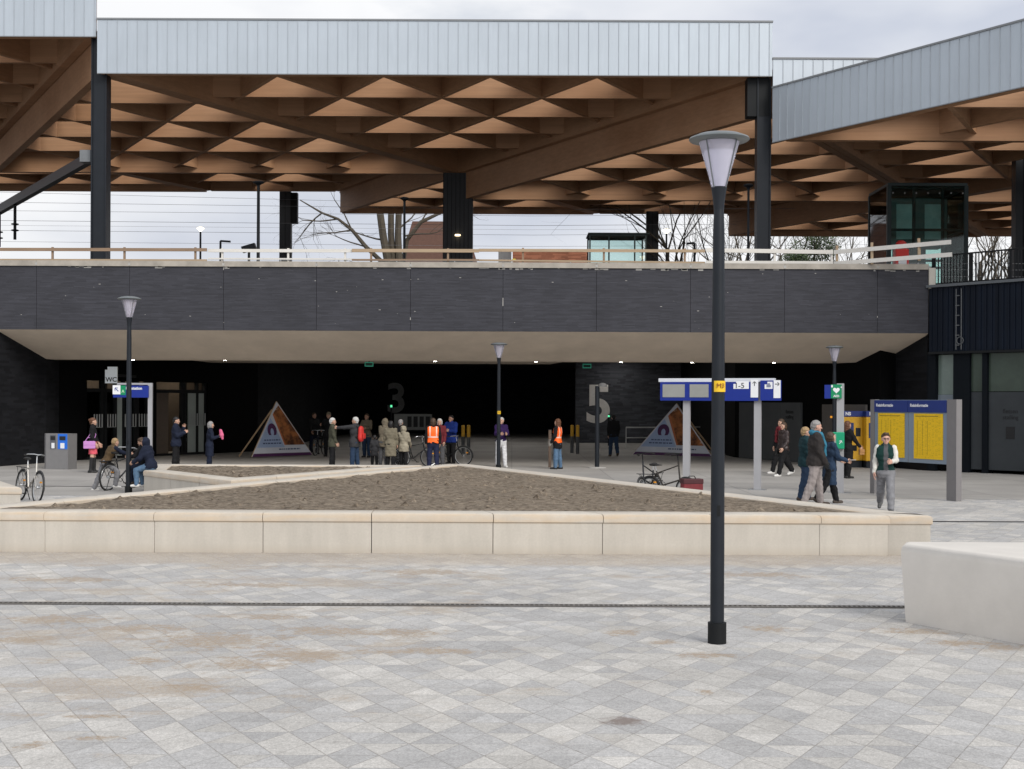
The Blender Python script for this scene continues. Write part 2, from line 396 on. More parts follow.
conc_b = mat('bench_concrete', (.645, .61, .56), .75, .06, 2.0, .10, bscale=25)
H = .6
PROF = [(.02, 0), (.02, .455), (.0, .475), (.0, .55), (.012, .583), (.045, .6), (.47, .604), (.5, .58), (.5, .30)]
def planter(name, label, poly, cuts, closed_segments=None, hgt=1.0):
    c = sum((Vector(p) for p in poly), Vector((0, 0)))/len(poly)
    th = thing(name, label, 'planter', (c.x, c.y, 0))
    n = len(poly); offs = {d: offset_poly(poly, d) for d, _ in PROF}
    for i in range(n):
        L = (Vector(poly[(i+1) % n])-Vector(poly[i])).length
        ts = cuts.get(i) if cuts.get(i) else [k/max(1, round(L/1.65)) for k in range(max(1, round(L/1.65))+1)]
        for a, b in zip(ts[:-1], ts[1:]):
            g = .006/L; ta = a+(g if a > 0 else 0); tb = b-(g if b < 1 else 0)
            mb = MB(); k = len(PROF); vs = []
            for t_ in (ta, tb):
                for d, z in PROF:
                    A = Vector(offs[d][i]); B = Vector(offs[d][(i+1) % n]); p = A.lerp(B, t_); vs.append((p.x, p.y, z*hgt))
            fs = [(j, j+1, k+j+1, k+j) for j in range(k-1)] + [tuple(range(k)), tuple(range(2*k-1, k-1, -1))]
            mb.add(vs, fs).build('concrete_block', conc, th, world=True, smooth=True)
    return th
def soil_mat():
    m, t = newmat('turned_soil', .95, .15)
    a = t.noise(t.v, 1.1, 5); b = t.noise(t.v, 9, 6, .7); c = t.noise(t.v, 45, 4, .7)
    str_ = t.noise(t.comb(t.m_('MULTIPLY', t.x, 3.0), t.m_('MULTIPLY', t.y, 9.0), 2.0), 2.6, 5, .7)
    base = t.mix(t.ramp(b, .38, .58), (.072, .056, .042), (.225, .182, .137)); base = t.mix(t.ramp(str_, .52, .66, 0, .7), base, (.34, .29, .225)); base = t.mix(t.ramp(a, .56, .68, 0, .55), base, (.085, .068, .052))
    base = t.scale(base, t.m_('MULTIPLY', t.ramp(a, .3, .7, .8, 1.15), t.ramp(c, .25, .75, .72, 1.25)))
    st = t.ramp(t.noise(t.v, 22, 2, .5), .72, .75); base = t.mix(t.m_('MULTIPLY', st, .6), base, (.42, .38, .32))
    t.L.new(base, t.col); t.bump(t.m_('ADD', b, c), .6, .02); return m
soilm = soil_mat()
def inside(p, poly):
    c = False; n = len(poly)
    for i in range(n):
        a = poly[i]; b = poly[(i+1) % n]
        if (a[1] > p[1]) != (b[1] > p[1]) and p[0] < (b[0]-a[0])*(p[1]-a[1])/(b[1]-a[1])+a[0]: c = not c
    return c
def soil(poly, label, mound, res):
    inner = offset_poly(poly, .42); core = offset_poly(poly, .5)
    xs = [p[0] for p in poly]; ys = [p[1] for p in poly]
    nx = int((max(xs)-min(xs))/res)+1; ny = int((max(ys)-min(ys))/res)+1
    idx = {}; vs = []; fs = []
    def dist(p):
        d = 9
        for i in range(len(core)):
            a = Vector(core[i]); b = Vector(core[(i+1) % len(core)]); e = (b-a).normalized(); d = min(d, (Vector(p)-a).dot(Vector((-e.y, e.x))))
        return d
    def V(i, j):
        if (i, j) not in idx:
            x = min(xs)+i*res; y = min(ys)+j*res
            e = max(0, min(1, dist((x, y))/1.6))
            z = .555 + mound*(3*e*e-2*e**3) + .045*mnoise.noise((x*1.7, y*1.7, 0)) + (.034*mnoise.noise((x*4, y*4, 3)) + .02*mnoise.noise((x*11, y*11, 7)))*(.35+.65*min(1, e*3))
            idx[(i, j)] = len(vs); vs.append((x, y, z))
        return idx[(i, j)]
    for i in range(nx):
        for j in range(ny):
            if inside((min(xs)+(i+.5)*res, min(ys)+(j+.5)*res), inner):
                fs.append((V(i, j), V(i+1, j), V(i+1, j+1), V(i, j+1)))
    # loose clods
    mb = MB().add(vs, fs)
    rnd = random.Random(3)
    for _ in range(int(len(fs)*.03)):
        f = fs[rnd.randrange(len(fs))]; p = Vector(vs[f[0]]); r = .018+.075*rnd.random()**3
        o = [Vector((rnd.uniform(.6, 1.2), 0, 0)) for _ in range(6)]
        D = [(1, 0, 0), (-1, 0, 0), (0, 1, 0), (0, -1, 0), (0, 0, .8), (0, 0, -.5)]
        mb.add([p+Vector(D[k])*r*o[k].x for k in range(6)], [(0, 2, 4), (2, 1, 4), (1, 3, 4), (3, 0, 4), (2, 0, 5), (1, 2, 5), (3, 1, 5), (0, 3, 5)])
    o = mb.build('soil', soilm, smooth=True)
    return tag(o, label, 'soil', kind='stuff')
yf = gp(512, 554).y
xl = -8.55; xr = gp(929, 554.5).x
big = [(xl, yf), (xr, yf), (xr-.12, yf+.35), (-1.2, 35.7), (-1.7, 35.7), (xl+.02, yf+.7)]
cutpx = [44, 154, 263, 372, 494, 604, 713, 822, 891]
cuts = {0: [0]+[(gp(p, 535, .3).x*0+ (p-512)*yf/F - xl)/(xr-xl) for p in cutpx]+[1]}
planter('planter', 'largest planter: long pale concrete rim around a wide bed of bare soil', big, cuts)
soil(big, 'bare brown soil filling the big front planter', .16, .085)
sec = [(-5.9, 27.75), (-2.35, 34.9), (-9.45, 34.9), (-8.85, 31.7)]
planter('planter', 'smaller wedge-shaped planter of pale concrete where two children sit', sec, {})
soil(sec, 'strip of bare soil in the smaller wedge planter behind', .05, .11)
thp = [(-22, 25.2), (-9.35, 25.2), (-13.6, 32.6), (-22, 32.6)]
planter('planter', 'pale concrete planter end at the left edge, next to the silver bicycle', thp, {})
soil(thp, 'soil in the planter at the left edge', .0, .3)
# sculpted concrete bench, right foreground
def bench():
    a = gp(900.5, 622); b = Vector((a.x+.5*9, a.y-.866*9, 0))
    poly = [(a.x, a.y), (b.x, b.y), (b.x+14, b.y), (a.x+14, a.y+.25), (a.x+.1, a.y+.25)]
    ringdef = [(.05, 0), (.0, .72), (.01, .775), (.035, .803), (.07, .812)]
    mb = MB(); n = len(poly); vs = []
    for d, z in ringdef:
        for p in offset_poly(poly, d): vs.append((p[0], p[1], z))
    k = len(ringdef)
    fs = [(r*n+i, r*n+(i+1) % n, (r+1)*n+(i+1) % n, (r+1)*n+i) for r in range(k-1) for i in range(n)] + [tuple(range((k-1)*n, k*n))]
    o = mb.add(vs, fs).build('concrete_bench', conc_b, smooth=True)
    tag(o, 'large smooth pale concrete bench block with rounded top edge, right foreground', 'bench')
bench()

# ================================================================== UNDERPASS / VIADUCT
YP = .034*F          # face of the parapet
YT = gp(512, 465).y  # line of the shop fronts below
def slate():
    m, t = newmat('slate_cladding', .75, .35)
    row = t.m_('FLOOR', t.m_('MULTIPLY', t.z, 24)); 
    off = t.m_('MULTIPLY', t.white(t.comb(row, 1.0, 1.0)), 5)
    cell = t.m_('FLOOR', t.m_('ADD', t.m_('MULTIPLY', t.m_('ADD', t.x, t.m_('MULTIPLY', t.y, .7)), 2.6), off)); c = t.white(t.comb(cell, row, 5.0))
    n = t.noise(t.comb(t.m_('MULTIPLY', t.x, .5), t.y, t.m_('MULTIPLY', t.z, 5)), 3, 6); big = t.noise(t.v, .6, 3)
    rowc = t.white(t.comb(row, 7.0, 2.0))
    f = t.m_('MULTIPLY', t.ramp(c, 0, 1, .86, 1.13), t.m_('MULTIPLY', t.ramp(n, .3, .7, .84, 1.16), t.m_('MULTIPLY', t.ramp(big, .3, .7, .86, 1.12), t.ramp(rowc, 0, 1, .94, 1.06))))
    base = t.scale((.037, .0375, .046), f)
    sp = t.ramp(t.noise(t.comb(t.m_('MULTIPLY', t.x, 1.2), t.y, t.m_('MULTIPLY', t.z, .9)), 2.6, 6, .75), .735, .76)
    base = t.mix(t.m_('MULTIPLY', sp, .45), base, (.42, .41, .39))
    t.L.new(base, t.col); t.bump(t.m_('ADD', t.m_('MULTIPLY', c, .5), n), .3, .012); return m
slatem = slate()
black_brick = None
def darkbrick(name, col):
    m, t = newmat(name, .85, .12)
    row = t.m_('FLOOR', t.m_('MULTIPLY', t.z, 11)); off = t.m_('MULTIPLY', t.white(t.comb(row, 1.0, 1.0)), 3)
    cell = t.m_('FLOOR', t.m_('ADD', t.m_('MULTIPLY', t.m_('ADD', t.x, t.y), 2.2), off)); c = t.white(t.comb(cell, row, 5.0))
    big = t.noise(t.v, .5, 4)
    st = t.ramp(t.noise(t.comb(t.m_('MULTIPLY', t.x, 3), t.y, t.m_('MULTIPLY', t.z, .5)), 1.5, 5, .7), .68, .74)
    base = t.scale(col, t.m_('MULTIPLY', t.ramp(c, 0, 1, .75, 1.3), t.ramp(big, .3, .7, .8, 1.2)))
    base = t.mix(t.m_('MULTIPLY', st, .12), base, (.3, .29, .28)); t.L.new(base, t.col); t.bump(c, .4, .01); return m
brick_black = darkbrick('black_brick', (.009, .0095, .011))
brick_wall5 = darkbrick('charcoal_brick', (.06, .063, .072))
beige = mat('beige_concrete', (.66, .565, .46), .8, .12, .8, .06, stretch=(1, 1, .5), bscale=14)
coping_m = mat('coping_concrete', (.34, .31, .27), .85, .28, 1.6, .1, bscale=18)
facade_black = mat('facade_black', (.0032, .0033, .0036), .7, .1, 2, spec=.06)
ztop = wz(268, YP); zcop = wz(262.5, YP); zbot = wz(331.5, YP); zlip = wz(361, YT)
XR = (928-CX)*YP/F
via = thing('railway_viaduct', 'long railway viaduct with dark slate parapet above the station underpass', 'viaduct', (0, YP, 0))
seams = [36, 129, 223, 316, 410, 502.5, 596, 690, 784, 877]
xs = [(-57-93.4*k-CX)*YP/F for k in range(14, -1, -1)] + [(s-CX)*YP/F for s in seams] + [XR]
rnd = random.Random(5)
for a, b in zip(xs[:-1], xs[1:]):
    MB().bb(a+.006, b-.006, YP, YP+.09, zbot, ztop).build('cladding_panel', slatem, via, world=True)
    MB().bb(a+.006, b-.006, YP-.05, YP+.55, ztop+.003, zcop).build('coping_stone', coping_m, via, world=True)
# pale splashes of mortar left on the coping and the joints
mb = MB(); rnd = random.Random(11)
for a, b in zip(xs[12:-1], xs[13:]):
    for _ in range(rnd.randint(2, 9)):
        x = rnd.uniform(a, b); l = rnd.uniform(.04, .25); mb.bb(x, x+l, YP-.003, YP+.01, ztop-rnd.uniform(.02, .07), ztop-.002)
    for _ in range(rnd.randint(0, 1)):
        z = rnd.uniform(zbot, ztop-.1); mb.bb(b-.012, b+.012, YP-.002, YP+.01, z, z+rnd.uniform(.05, .3))
    x = b-.04; mb.bb(x, x+.08, YP-.055, YP+.01, ztop+.03, ztop+.12)
for _ in range(46):
    x = rnd.uniform(xs[13], XR-.2); z = rnd.uniform(zbot+.1, ztop-.1); r = rnd.uniform(.006, .02)
    mb.box((x, YP-.001, z), (r*rnd.uniform(1, 4), .006, r))
mb.build('mortar_stains', mat('mortar_white', (.36, .35, .33), .9, .2), via, world=True, kind='stuff')
MB().bb(-80, XR, YP+.09, YP+1.0, zbot, ztop).build('parapet_core', facade_black, via, world=True)
# concrete soffit, splayed back to the shop fronts
xa0, xa1 = (0-CX)*YP/F-.15, (46-CX)*YT/F; xb0, xb1 = XR, (880-CX)*YT/F
mb = MB()
mb.add([(-80, YP+.02, zbot-.002), (XR, YP+.02, zbot-.002), (XR, YT, zlip), (-80, YT, zlip), (-80, YP+1.2, zbot+.4), (XR, YP+1.2, zbot+.4), (XR, YT+1, zbot+.4), (-80, YT+1, zbot+.4), (XR, YT+1, zlip), (-80, YT+1, zlip)],
       [(0, 1, 2, 3), (3, 2, 8, 9), (0, 4, 5, 1), (9, 8, 6, 7), (4, 7, 6, 5)])
mb.build('soffit', beige, via, world=True)
# ceiling slab and roof over the whole underpass
MB().bb(-80, 30, YT+1.0, 101, 4.75, 5.2).build('underpass_ceiling', mat('dark_ceiling', (.02, .02, .021), .8, .1), via, world=True)
MB().prism([(-13, YT+.9), (2.6, YT+.9), (1.6, 56), (-12.7, 56)], 3.9, 4.7).build('ceiling_slab', beige, via, world=True)
# side walls
def wall(name, label, pts, z0, z1, m, th=.3):
    o = thing(name, label, 'wall', (pts[0][0], pts[0][1], 0))
    mb = MB()
    mb.prism(pts, z0, z1); mb.build('brickwork', m, o, world=True); return o
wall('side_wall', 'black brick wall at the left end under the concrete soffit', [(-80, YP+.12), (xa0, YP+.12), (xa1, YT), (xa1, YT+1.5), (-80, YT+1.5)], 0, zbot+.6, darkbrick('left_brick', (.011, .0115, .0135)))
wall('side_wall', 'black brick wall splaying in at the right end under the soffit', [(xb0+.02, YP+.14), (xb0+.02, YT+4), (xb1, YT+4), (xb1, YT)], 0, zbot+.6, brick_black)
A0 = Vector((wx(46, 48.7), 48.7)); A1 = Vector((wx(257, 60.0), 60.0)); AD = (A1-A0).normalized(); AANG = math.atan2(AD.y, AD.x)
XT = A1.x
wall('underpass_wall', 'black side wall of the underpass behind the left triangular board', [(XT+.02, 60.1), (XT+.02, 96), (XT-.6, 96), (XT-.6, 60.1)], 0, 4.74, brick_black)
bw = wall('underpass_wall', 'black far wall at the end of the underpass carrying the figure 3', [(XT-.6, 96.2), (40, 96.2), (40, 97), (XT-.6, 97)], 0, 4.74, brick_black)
text('numeral', '3', 2.95, mat('numeral_mid', (.34, .34, .33), .7, .15, 5), bw, (wx(396, 96)-bw.location.x, 96.16-bw.location.y, wz(400, 96)), 0, bold=.06, wide=1.05)
x5 = wx(576, 75); x5b = 9.6
w5 = wall('underpass_wall', 'charcoal brick wall in the underpass with a big pale figure 5', [(x5, 75), (x5b, 75), (x5b, 76), (x5, 76)], 0, 4.74, brick_wall5)
text('numeral', '5', 2.95, mat('numeral_pale', (.62, .60, .57), .7, .12, 5), w5, (wx(598.5, 75)-w5.location.x, 74.96-w5.location.y, wz(405.5, 75)), 0, bold=.075, wide=1.02)
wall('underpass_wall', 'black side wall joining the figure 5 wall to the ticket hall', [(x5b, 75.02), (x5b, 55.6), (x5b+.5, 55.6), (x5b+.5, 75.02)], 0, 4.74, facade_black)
# ---- left shop front (toilets and sliding doors)
fr = thing('shop_front', 'black ground floor front with glass sliding doors under the toilet sign', 'shop front', (A0.x, A0.y, 0), AANG)
def lx(p, O=A0, D=AD):
    """distance along the line O + t D where the view through pixel column p meets it"""
    r = Vector(((p-CX)/F, 1.0)); return (O.x*r.y-O.y*r.x)/(-D.x*r.y+D.y*r.x)
YM = 53.0
zt = 4.74; zd = wz(392, YM, 130)
openings = [(87, 150), (156, 208)]
mb = MB()
for a, b in ((40, 87), (150, 156), (208, 257)): mb.bb(lx(a), lx(b), .0, .35, 0, zt)
for a, b in openings: mb.bb(lx(a), lx(b), .0, .35, wz(383, YM), zt)
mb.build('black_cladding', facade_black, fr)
mb = MB().bb(lx(60), lx(257), 3.0, 3.1, 0, 4.7); mb.bb(lx(60), lx(62), .36, 3.0, 0, 4.7); mb.bb(lx(60), lx(257), .36, 3.0, 4.0, 4.1); mb.build('room_back', mat('room_brown', (.10, .08, .062), .8, .1), fr)
MB().bb(lx(156.5), lx(185), .9, 1.0, 0, zd).build('inner_screen', mat('lobby_tan', (.21, .165, .13), .7, .08), fr)
mb = MB()
for p in (87, 104, 107.5, 117.5, 125.5, 137, 139.5, 149, 157, 184, 187, 199, 207): mb.bb(lx(p)-.07, lx(p)+.07, .08, .2, .0, wz(383, YM))
for a, b in openings:
    mb.bb(lx(a), lx(b), .07, .21, zd-.02, zd+.12); mb.bb(lx(a), lx(b), .07, .21, 0, .1)
mb.build('door_frame', steel_black, fr)
gls = glass('door_glass', (.62, .70, .66))
for a, b in ((88, 103), (108, 149), (186, 207)): MB().bb(lx(a), lx(b), .14, .155, .1, zd-.02).build('door_glass', gls, fr)
frost = mat('frosted_glass', (.38, .42, .39), .3, .08, 2, spec=.2)
for a, b in ((118.4, 124.6), (200, 206.2), (190, 198.2)): MB().bb(lx(a), lx(b), .11, .125, .1, zd-.02).build('frosted_pane', frost, fr)
for a, b in ((95, 105), (108.5, 117), (126, 137), (140, 148), (190, 206)):
    mb = MB(); p = a
    while p < b: mb.bb(lx(p), lx(p+1.0), .05, .06, wz(428, YM), wz(415.5, YM)); p += 2.6
    mb.bb(lx(a), lx(p-1.6), .052, .058, wz(428.4, YM), wz(428, YM)); mb.build('safety_marking', mat('marking_white', (.40, .41, .40), .6, .05), fr)
sg = thing('toilet_sign', 'white projecting sign lettered WC above the glass doors', 'sign', wp(111, 375, 48.3))
sg_w, sg_h = 12*48.3/F, 16.5*48.3/F
mb = MB(); mb.add([(-sg_w/2+.09, 0, sg_h/2), (sg_w/2, 0, sg_h/2), (sg_w/2, 0, -sg_h/2), (-sg_w/2, 0, -sg_h/2), (-sg_w/2, 0, sg_h/2-.11), (-sg_w/2+.09, 0, sg_h/2-.11)] , [(0, 1, 2, 3, 4, 5)])
mb.add([(p[0], .08, p[2]) for p in mb.v], [(5, 4, 3, 2, 1, 0)]); 
for i in range(6): mb.f.append([i, (i+1) % 6, 6+(i+1) % 6, 6+i]); mb.m.append(0)
mb.build('panel', mat('toilet_sign_white', (.78, .84, .87), .5, .04), sg); MB().bb(.02, .08, .08, 3.0, -.05, .05).build('bracket', steel_black, sg)
text('lettering', 'WC', .235, black_txt, sg, (0.01, -.006, -sg_h/2+.13), bold=.004)
# ---- right hand panels and ticket hall
Q0 = Vector((wx(735, 55.5), 55.5)); Q1 = Vector((wx(880, 46.6), 46.6)); QD = (Q1-Q0).normalized(); QANG = math.atan2(QD.y, QD.x)
def lq(p): return lx(p, Q0, QD)
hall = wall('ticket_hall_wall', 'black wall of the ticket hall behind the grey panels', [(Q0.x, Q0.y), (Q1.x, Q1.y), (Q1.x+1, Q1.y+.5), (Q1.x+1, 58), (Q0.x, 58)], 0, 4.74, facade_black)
def pan(a, b, h, m, name, label):
    o = thing('wall_panel', label, 'wall panel', (Q0.x, Q0.y, 0), QANG)
    n = max(1, round((b-a)/20))
    for k in range(n):
        p0, p1 = a+(b-a)*k/n, a+(b-a)*(k+1)/n
        MB().bb(lq(p0)+.012, lq(p1)-.012, -.10, -.01, 0.02, h).build(name, m, o)
    return o
pgrey = mat('dark_grey_panel', (.085, .09, .092), .5, .12, 1.2, spec=.2)
pb = pan(741, 803, wz(402.5, 53, 780), pgrey, 'panel', 'dark grey panel doors beyond the blue sign, one with small lettering')
text('lettering', 'fietsen\nstalling', .2, mat('faint_lettering', (.012, .012, .013), .7, 0), pb, (lq(792), -.115, 1.85))
tp = pan(824, 868, wz(404.5, 48.6, 850), mat('taupe_panel', (.115, .105, .096), .6, .1, 1.5, spec=.2), 'panel', 'taupe wall panels behind the yellow ticket machines')
# ---- ceiling lights and emergency exit signs
lit = emit('downlight', (1, .93, .82), 30)
spots = [(133, 360.5), (225, 362), (270, 369), (333, 363.6), (406, 367), (435, 359.5), (458, 365), (487, 366), (536, 362), (621, 364), (692, 364), (774, 362)]
for i, (a, b) in enumerate(spots):
    if b < 363.9 and a not in (333,):
        p = wp(a, b, YT+.4); p.z = zlip-.012
    elif 258 < a < 545: 
        p = wp(a, b, 52.0); p.z = 3.89
    else:
        p = wp(a, b, YT+.5); p.z = zlip-.012
    o = thing('ceiling_light', 'round downlight added deep in the underpass to light its floor', 'ceiling light', p, 0, 'downlights along the underpass ceiling')
    MB().lathe([(.085, .0), (.085, .02), (.06, .02)], 12).build('rim', galv, o); MB().lathe([(.0, -.004), (.06, -.004), (.06, .01)], 12).build('diffuser', lit, o)
for k_, dd_ in enumerate((5.5, 8.0, 10.5)):
    p = A0+AD*dd_+Vector((-AD.y, AD.x))*1.9
    o = thing('ceiling_light', 'small round downlight in the lobby behind the glass doors', 'ceiling light', (p.x, p.y, 3.99), 0, 'downlights in the lobby behind the glass doors')
    MB().lathe([(.16, -.02), (.16, .0), (.12, .0)], 12).build('rim', galv, o); MB().lathe([(.0, -.024), (.12, -.024), (.12, -.01)], 12).build('diffuser', emit('lobby_downlight', (1, .86, .68), 150), o)
for X in (-6, 0, 6):  # extra lamps, mostly hidden, added to brighten the underpass floor and walls
    for Y in (58, 64, 70, 73.5, 81):
        if Y > 74 and X > 3: continue
        o = thing('ceiling_light', 'round downlight added deep in the underpass to light its floor', 'ceiling light', (X, Y, 4.745), 0, 'downlights along the underpass ceiling')
        MB().lathe([(.16, -.02), (.16, .0), (.12, .0)], 12).build('rim', galv, o); MB().lathe([(.0, -.024), (.12, -.024), (.12, -.01)], 12).build('diffuser', emit('added_downlight', (1, .96, .92), 190), o)
exg = emit('exit_green', (.05, .42, .28), .16)
for a, b, Y, lab in ((369, 364.3, 50, 'green emergency exit sign hung above the middle of the underpass'), (587, 366, 60, 'green emergency exit sign hung near the figure 5 wall')):
    p = wp(a, b, Y); o = thing('exit_sign', lab, 'exit sign', p)
    s = 8.5*Y/F
    mb = MB().bb(-s/2, s/2, 0, .05, -s*.26, s*.26); mb.build('housing', exg, o)
    MB().bb(-s*.42, s*.42, -.008, -.002, -s*.16, s*.16).build('dark_pictogram', mat('exit_dark', (.01, .05, .035), .5, 0), o)
    MB().bb(-.02, .02, .0, .04, s*.26, (4.7 if Y > 55 else 3.9)-p.z).build('hanger', steel_black, o)
# ================================================================== STATION CANOPIES (triangular timber roof units at stepped heights)
D1 = .037*F
XL = (97-CX)*D1/F; XRr = (770-CX)*D1/F; W = XRr-XL; HR = W*.8660254; NL = 6; SS = W/NL
ZB = HC + 328*D1/F; STEP = 36.5*D1/F; BACK = D1*1.735
PLAT = 6.35
def bigpt(i, j):   # big lattice: i along the front, j rows back
    return Vector((XL + i*W + j*W/2, D1 + j*HR))
def timber():
    m, t = newmat('laminated_timber', .6, .3)
    g = t.noise(t.comb(t.m_('MULTIPLY', t.x, .12), t.m_('MULTIPLY', t.y, 1.0), t.m_('MULTIPLY', t.z, 3.5)), 3.0, 5, .6); big = t.noise(t.v, .22, 3)
    lam = t.white(t.comb(0.0, 0.0, t.m_('FLOOR', t.m_('MULTIPLY', t.z, 14))))
    base = t.mix(t.ramp(big, .35, .65), (.345, .185, .098), (.43, .25, .145))
    base = t.scale(base, t.m_('MULTIPLY', t.ramp(g, .3, .7, .88, 1.1), t.ramp(lam, 0, 1, .97, 1.03)))
    t.L.new(base, t.col); return m
tim = timber()
deckm = mat('roof_boards', (.17, .09, .045), .7, .15, 3)
def clad(name, c):
    m, t = newmat(name, .42, .4)
    p = t.m_('FLOOR', t.m_('DIVIDE', t.x, .37)); v = t.white(t.comb(p, 3.0, 1.0)); big = t.noise(t.v, .4, 3); st = t.noise(t.comb(t.m_('MULTIPLY', t.x, 4), 0.0, t.m_('MULTIPLY', t.z, .4)), 2, 4)
    t.L.new(t.scale(c, t.m_('MULTIPLY', t.ramp(v, 0, 1, .975, 1.02), t.m_('MULTIPLY', t.ramp(big, .3, .7, .96, 1.04), t.ramp(st, .3, .7, .97, 1.03)))), t.col)
    t.b.inputs['Metallic'].default_value = .4; return m
zinc = clad('zinc_cladding', (.43, .475, .52))
seam_m = mat('zinc_seam', (.36, .395, .43), .5, .05)
trim_m = mat('roof_trim', (.20, .21, .22), .5, .05)
def clip(a, b, poly):
    """part of the segment a-b inside convex ccw poly"""
    t0, t1 = 0.0, 1.0; d = b-a; n = len(poly)
    for i in range(n):
        p = poly[i]; e = poly[(i+1) % n]-p; nn = Vector((-e.y, e.x)); den = nn.dot(d); num = nn.dot(a-p)
        if abs(den) < 1e-9:
            if num < 1e-6: return None
        else:
            t = -num/den
            if den > 0: t0 = max(t0, t)
            else: t1 = min(t1, t)
    return None if t1-t0 < 1e-3 else (a+d*t0, a+d*t1)
def cutback(poly):
    """keep the part with y < BACK"""
    out = []; n = len(poly)
    for i in range(n):
        a, b = poly[i], poly[(i+1) % n]
        if a.y <= BACK: out.append(a)
        if (a.y-BACK)*(b.y-BACK) < 0: out.append(a.lerp(b, (BACK-a.y)/(b.y-a.y)))
    return out
DEEP = 1.32
DIRS = [Vector((1, 0)), Vector((.5, .8660254)), Vector((-.5, .8660254))]
skyl = bpy.data.materials.new('roof_glazing'); skyl.use_nodes = True
_n = skyl.node_tree.nodes; _l = skyl.node_tree.links; _n.remove(_n['Principled BSDF'])
_t = _n.new('ShaderNodeBsdfTransparent'); _t.inputs['Color'].default_value = (.96, .96, .95, 1); _l.new(_t.outputs[0], _n['Material Output'].inputs['Surface'])
INSET = 1.32; RISE = .25; NL = 5
def unit(th, tri, z):
    A, B, C = tri
    if (B-A).cross(C-A) < 0: B, C = C, B
    cen = (A+B+C)/3
    a_, b_, c_ = (Vector(p[:2]) for p in offset_poly([A, B, C], INSET))
    def P(i, j): return a_+(b_-a_)*(i/NL)+(c_-a_)*(j/NL)
    def seg(a, b):
        if a.y > BACK and b.y > BACK: return None
        if a.y > BACK: a = a+(b-a)*((BACK-a.y)/(b.y-a.y))
        if b.y > BACK: b = b+(a-b)*((BACK-b.y)/(a.y-b.y))
        return a, b
    edges = [(A, B), (B, C), (C, A)]
    poly = cutback([A, B, C])
    if max(p.y for p in (A, B, C)) > BACK+.1:
        top = [p for p in poly if abs(p.y-BACK) < 1e-3]
        if len(top) == 2: edges.append((top[0], top[1]))
    for k, (a, b) in enumerate(edges):
        s = seg(a, b)
        if s is None: continue
        a, b = s; d = (b-a).normalized(); nn = Vector((-d.y, d.x)); nn = nn if nn.dot(cen-a) > 0 else -nn
        a = a+nn*.19+d*.2; b = b+nn*.19-d*.2; zz = z+.0025*k; hh = DEEP+.30+.004*k
        MB().beam((a.x, a.y, zz+hh/2), (b.x, b.y, zz+hh/2), .34, hh).build('main_beam', tim, th, world=True)
    hull = [Vector(p[:2]) for p in offset_poly(poly if sum(poly[i].cross(poly[(i+1) % len(poly)]) for i in range(len(poly))) > 0 else poly[::-1], .30)]
    for fam in range(3):
        for k in range(1, NL):
            a, b = ((P(0, k), P(NL-k, k)), (P(k, 0), P(k, NL-k)), (P(k, 0), P(0, k)))[fam]
            d = (b-a).normalized(); s = clip(a-d*60, a+d*60, hull)
            if s is None or (s[1]-s[0]).length < .6: continue
            a, b = s; zz = z+RISE+.006*fam; hh = DEEP-RISE-.02-.01*fam
            MB().beam((a.x, a.y, zz+hh/2), (b.x, b.y, zz+hh/2), .18, hh).build('lattice_beam', tim, th, world=True)
    deck = MB()
    outer = [Vector(p[:2]) for p in offset_poly([A, B, C], .05)]; inn = [a_, b_, c_]
    cells = [([outer[i], outer[(i+1) % 3], inn[(i+1) % 3], inn[i]], False) for i in range(3)]
    for i in range(NL):
        for j in range(NL-i):
            cs = [[P(i, j), P(i+1, j), P(i, j+1)]]
            if i+j < NL-1: cs.append([P(i+1, j), P(i+1, j+1), P(i, j+1)])
            for c in cs:
                ym = max(p.y for p in c); cells.append((c, sum(abs(p.y-ym) < .6 for p in c) == 2))
    for c, skyc in cells:
        c2 = cutback(c)
        if len(c2) < 3: continue
        if skyc:
            q = offset_poly(c2, .05)
            MB().prism([(p[0], p[1]) for p in q], z+DEEP+.03, z+DEEP+.05).build('roof_glazing', skyl, th, world=True)
        else: deck.prism([(p.x, p.y) for p in c2], z+DEEP-.05, z+DEEP+.2)
    deck.build('roof_deck', deckm, th, world=True, weld=True)
def fascia(th, a, b, z, h=1.94, out=.16):
    a = Vector(a); b = Vector(b); d = (b-a); L = d.length; d.normalize(); ang = math.atan2(d.y, d.x); nrm = Vector((d.y, -d.x))
    p = a+nrm*out
    f = MB().bb(0, L, 0, .12, -.03, h).build('fascia', zinc, th); f.location = (p.x-th.location.x, p.y-th.location.y, z-th.location.z); f.rotation_euler = (0, 0, ang)
    mb = MB(); x = .0; k = 0
    while x < L:
        if k: mb.bb(x-.008, x+.008, -.022, 0, -.028, h-.01)
        x += .37 if k % 3 else .37; k += 1
    mb.build('standing_seam', seam_m, f)
    mb = MB().bb(-.02, L+.02, -.04, .2, h, h+.06); mb.bb(0, L, -.015, .02, -.06, -.03); mb.build('edge_trim', trim_m, f)
    return f
def tri_up(i, j): return [bigpt(i, j), bigpt(i+1, j), bigpt(i, j+1)]
def tri_dn(i, j): return [bigpt(i, j), bigpt(i, j-1) if False else bigpt(i+1, j), bigpt(i+1, j-1)] if False else [bigpt(i+1, j), bigpt(i, j+1), bigpt(i+1, j+1)][::1]
zc, zl, zr, zf = ZB, ZB+STEP, ZB-STEP, ZB-1.83*STEP-.02
L_, R_ = bigpt(0, 0), bigpt(1, 0); C_ = bigpt(0, 1); CL = bigpt(-1, 1); CR = bigpt(1, 1)
LL = bigpt(-1, 0); RR = bigpt(2, 0); B0 = bigpt(-1, 2); B1 = bigpt(0, 2); B2 = bigpt(-2, 2) ; B3 = bigpt(1, 2)
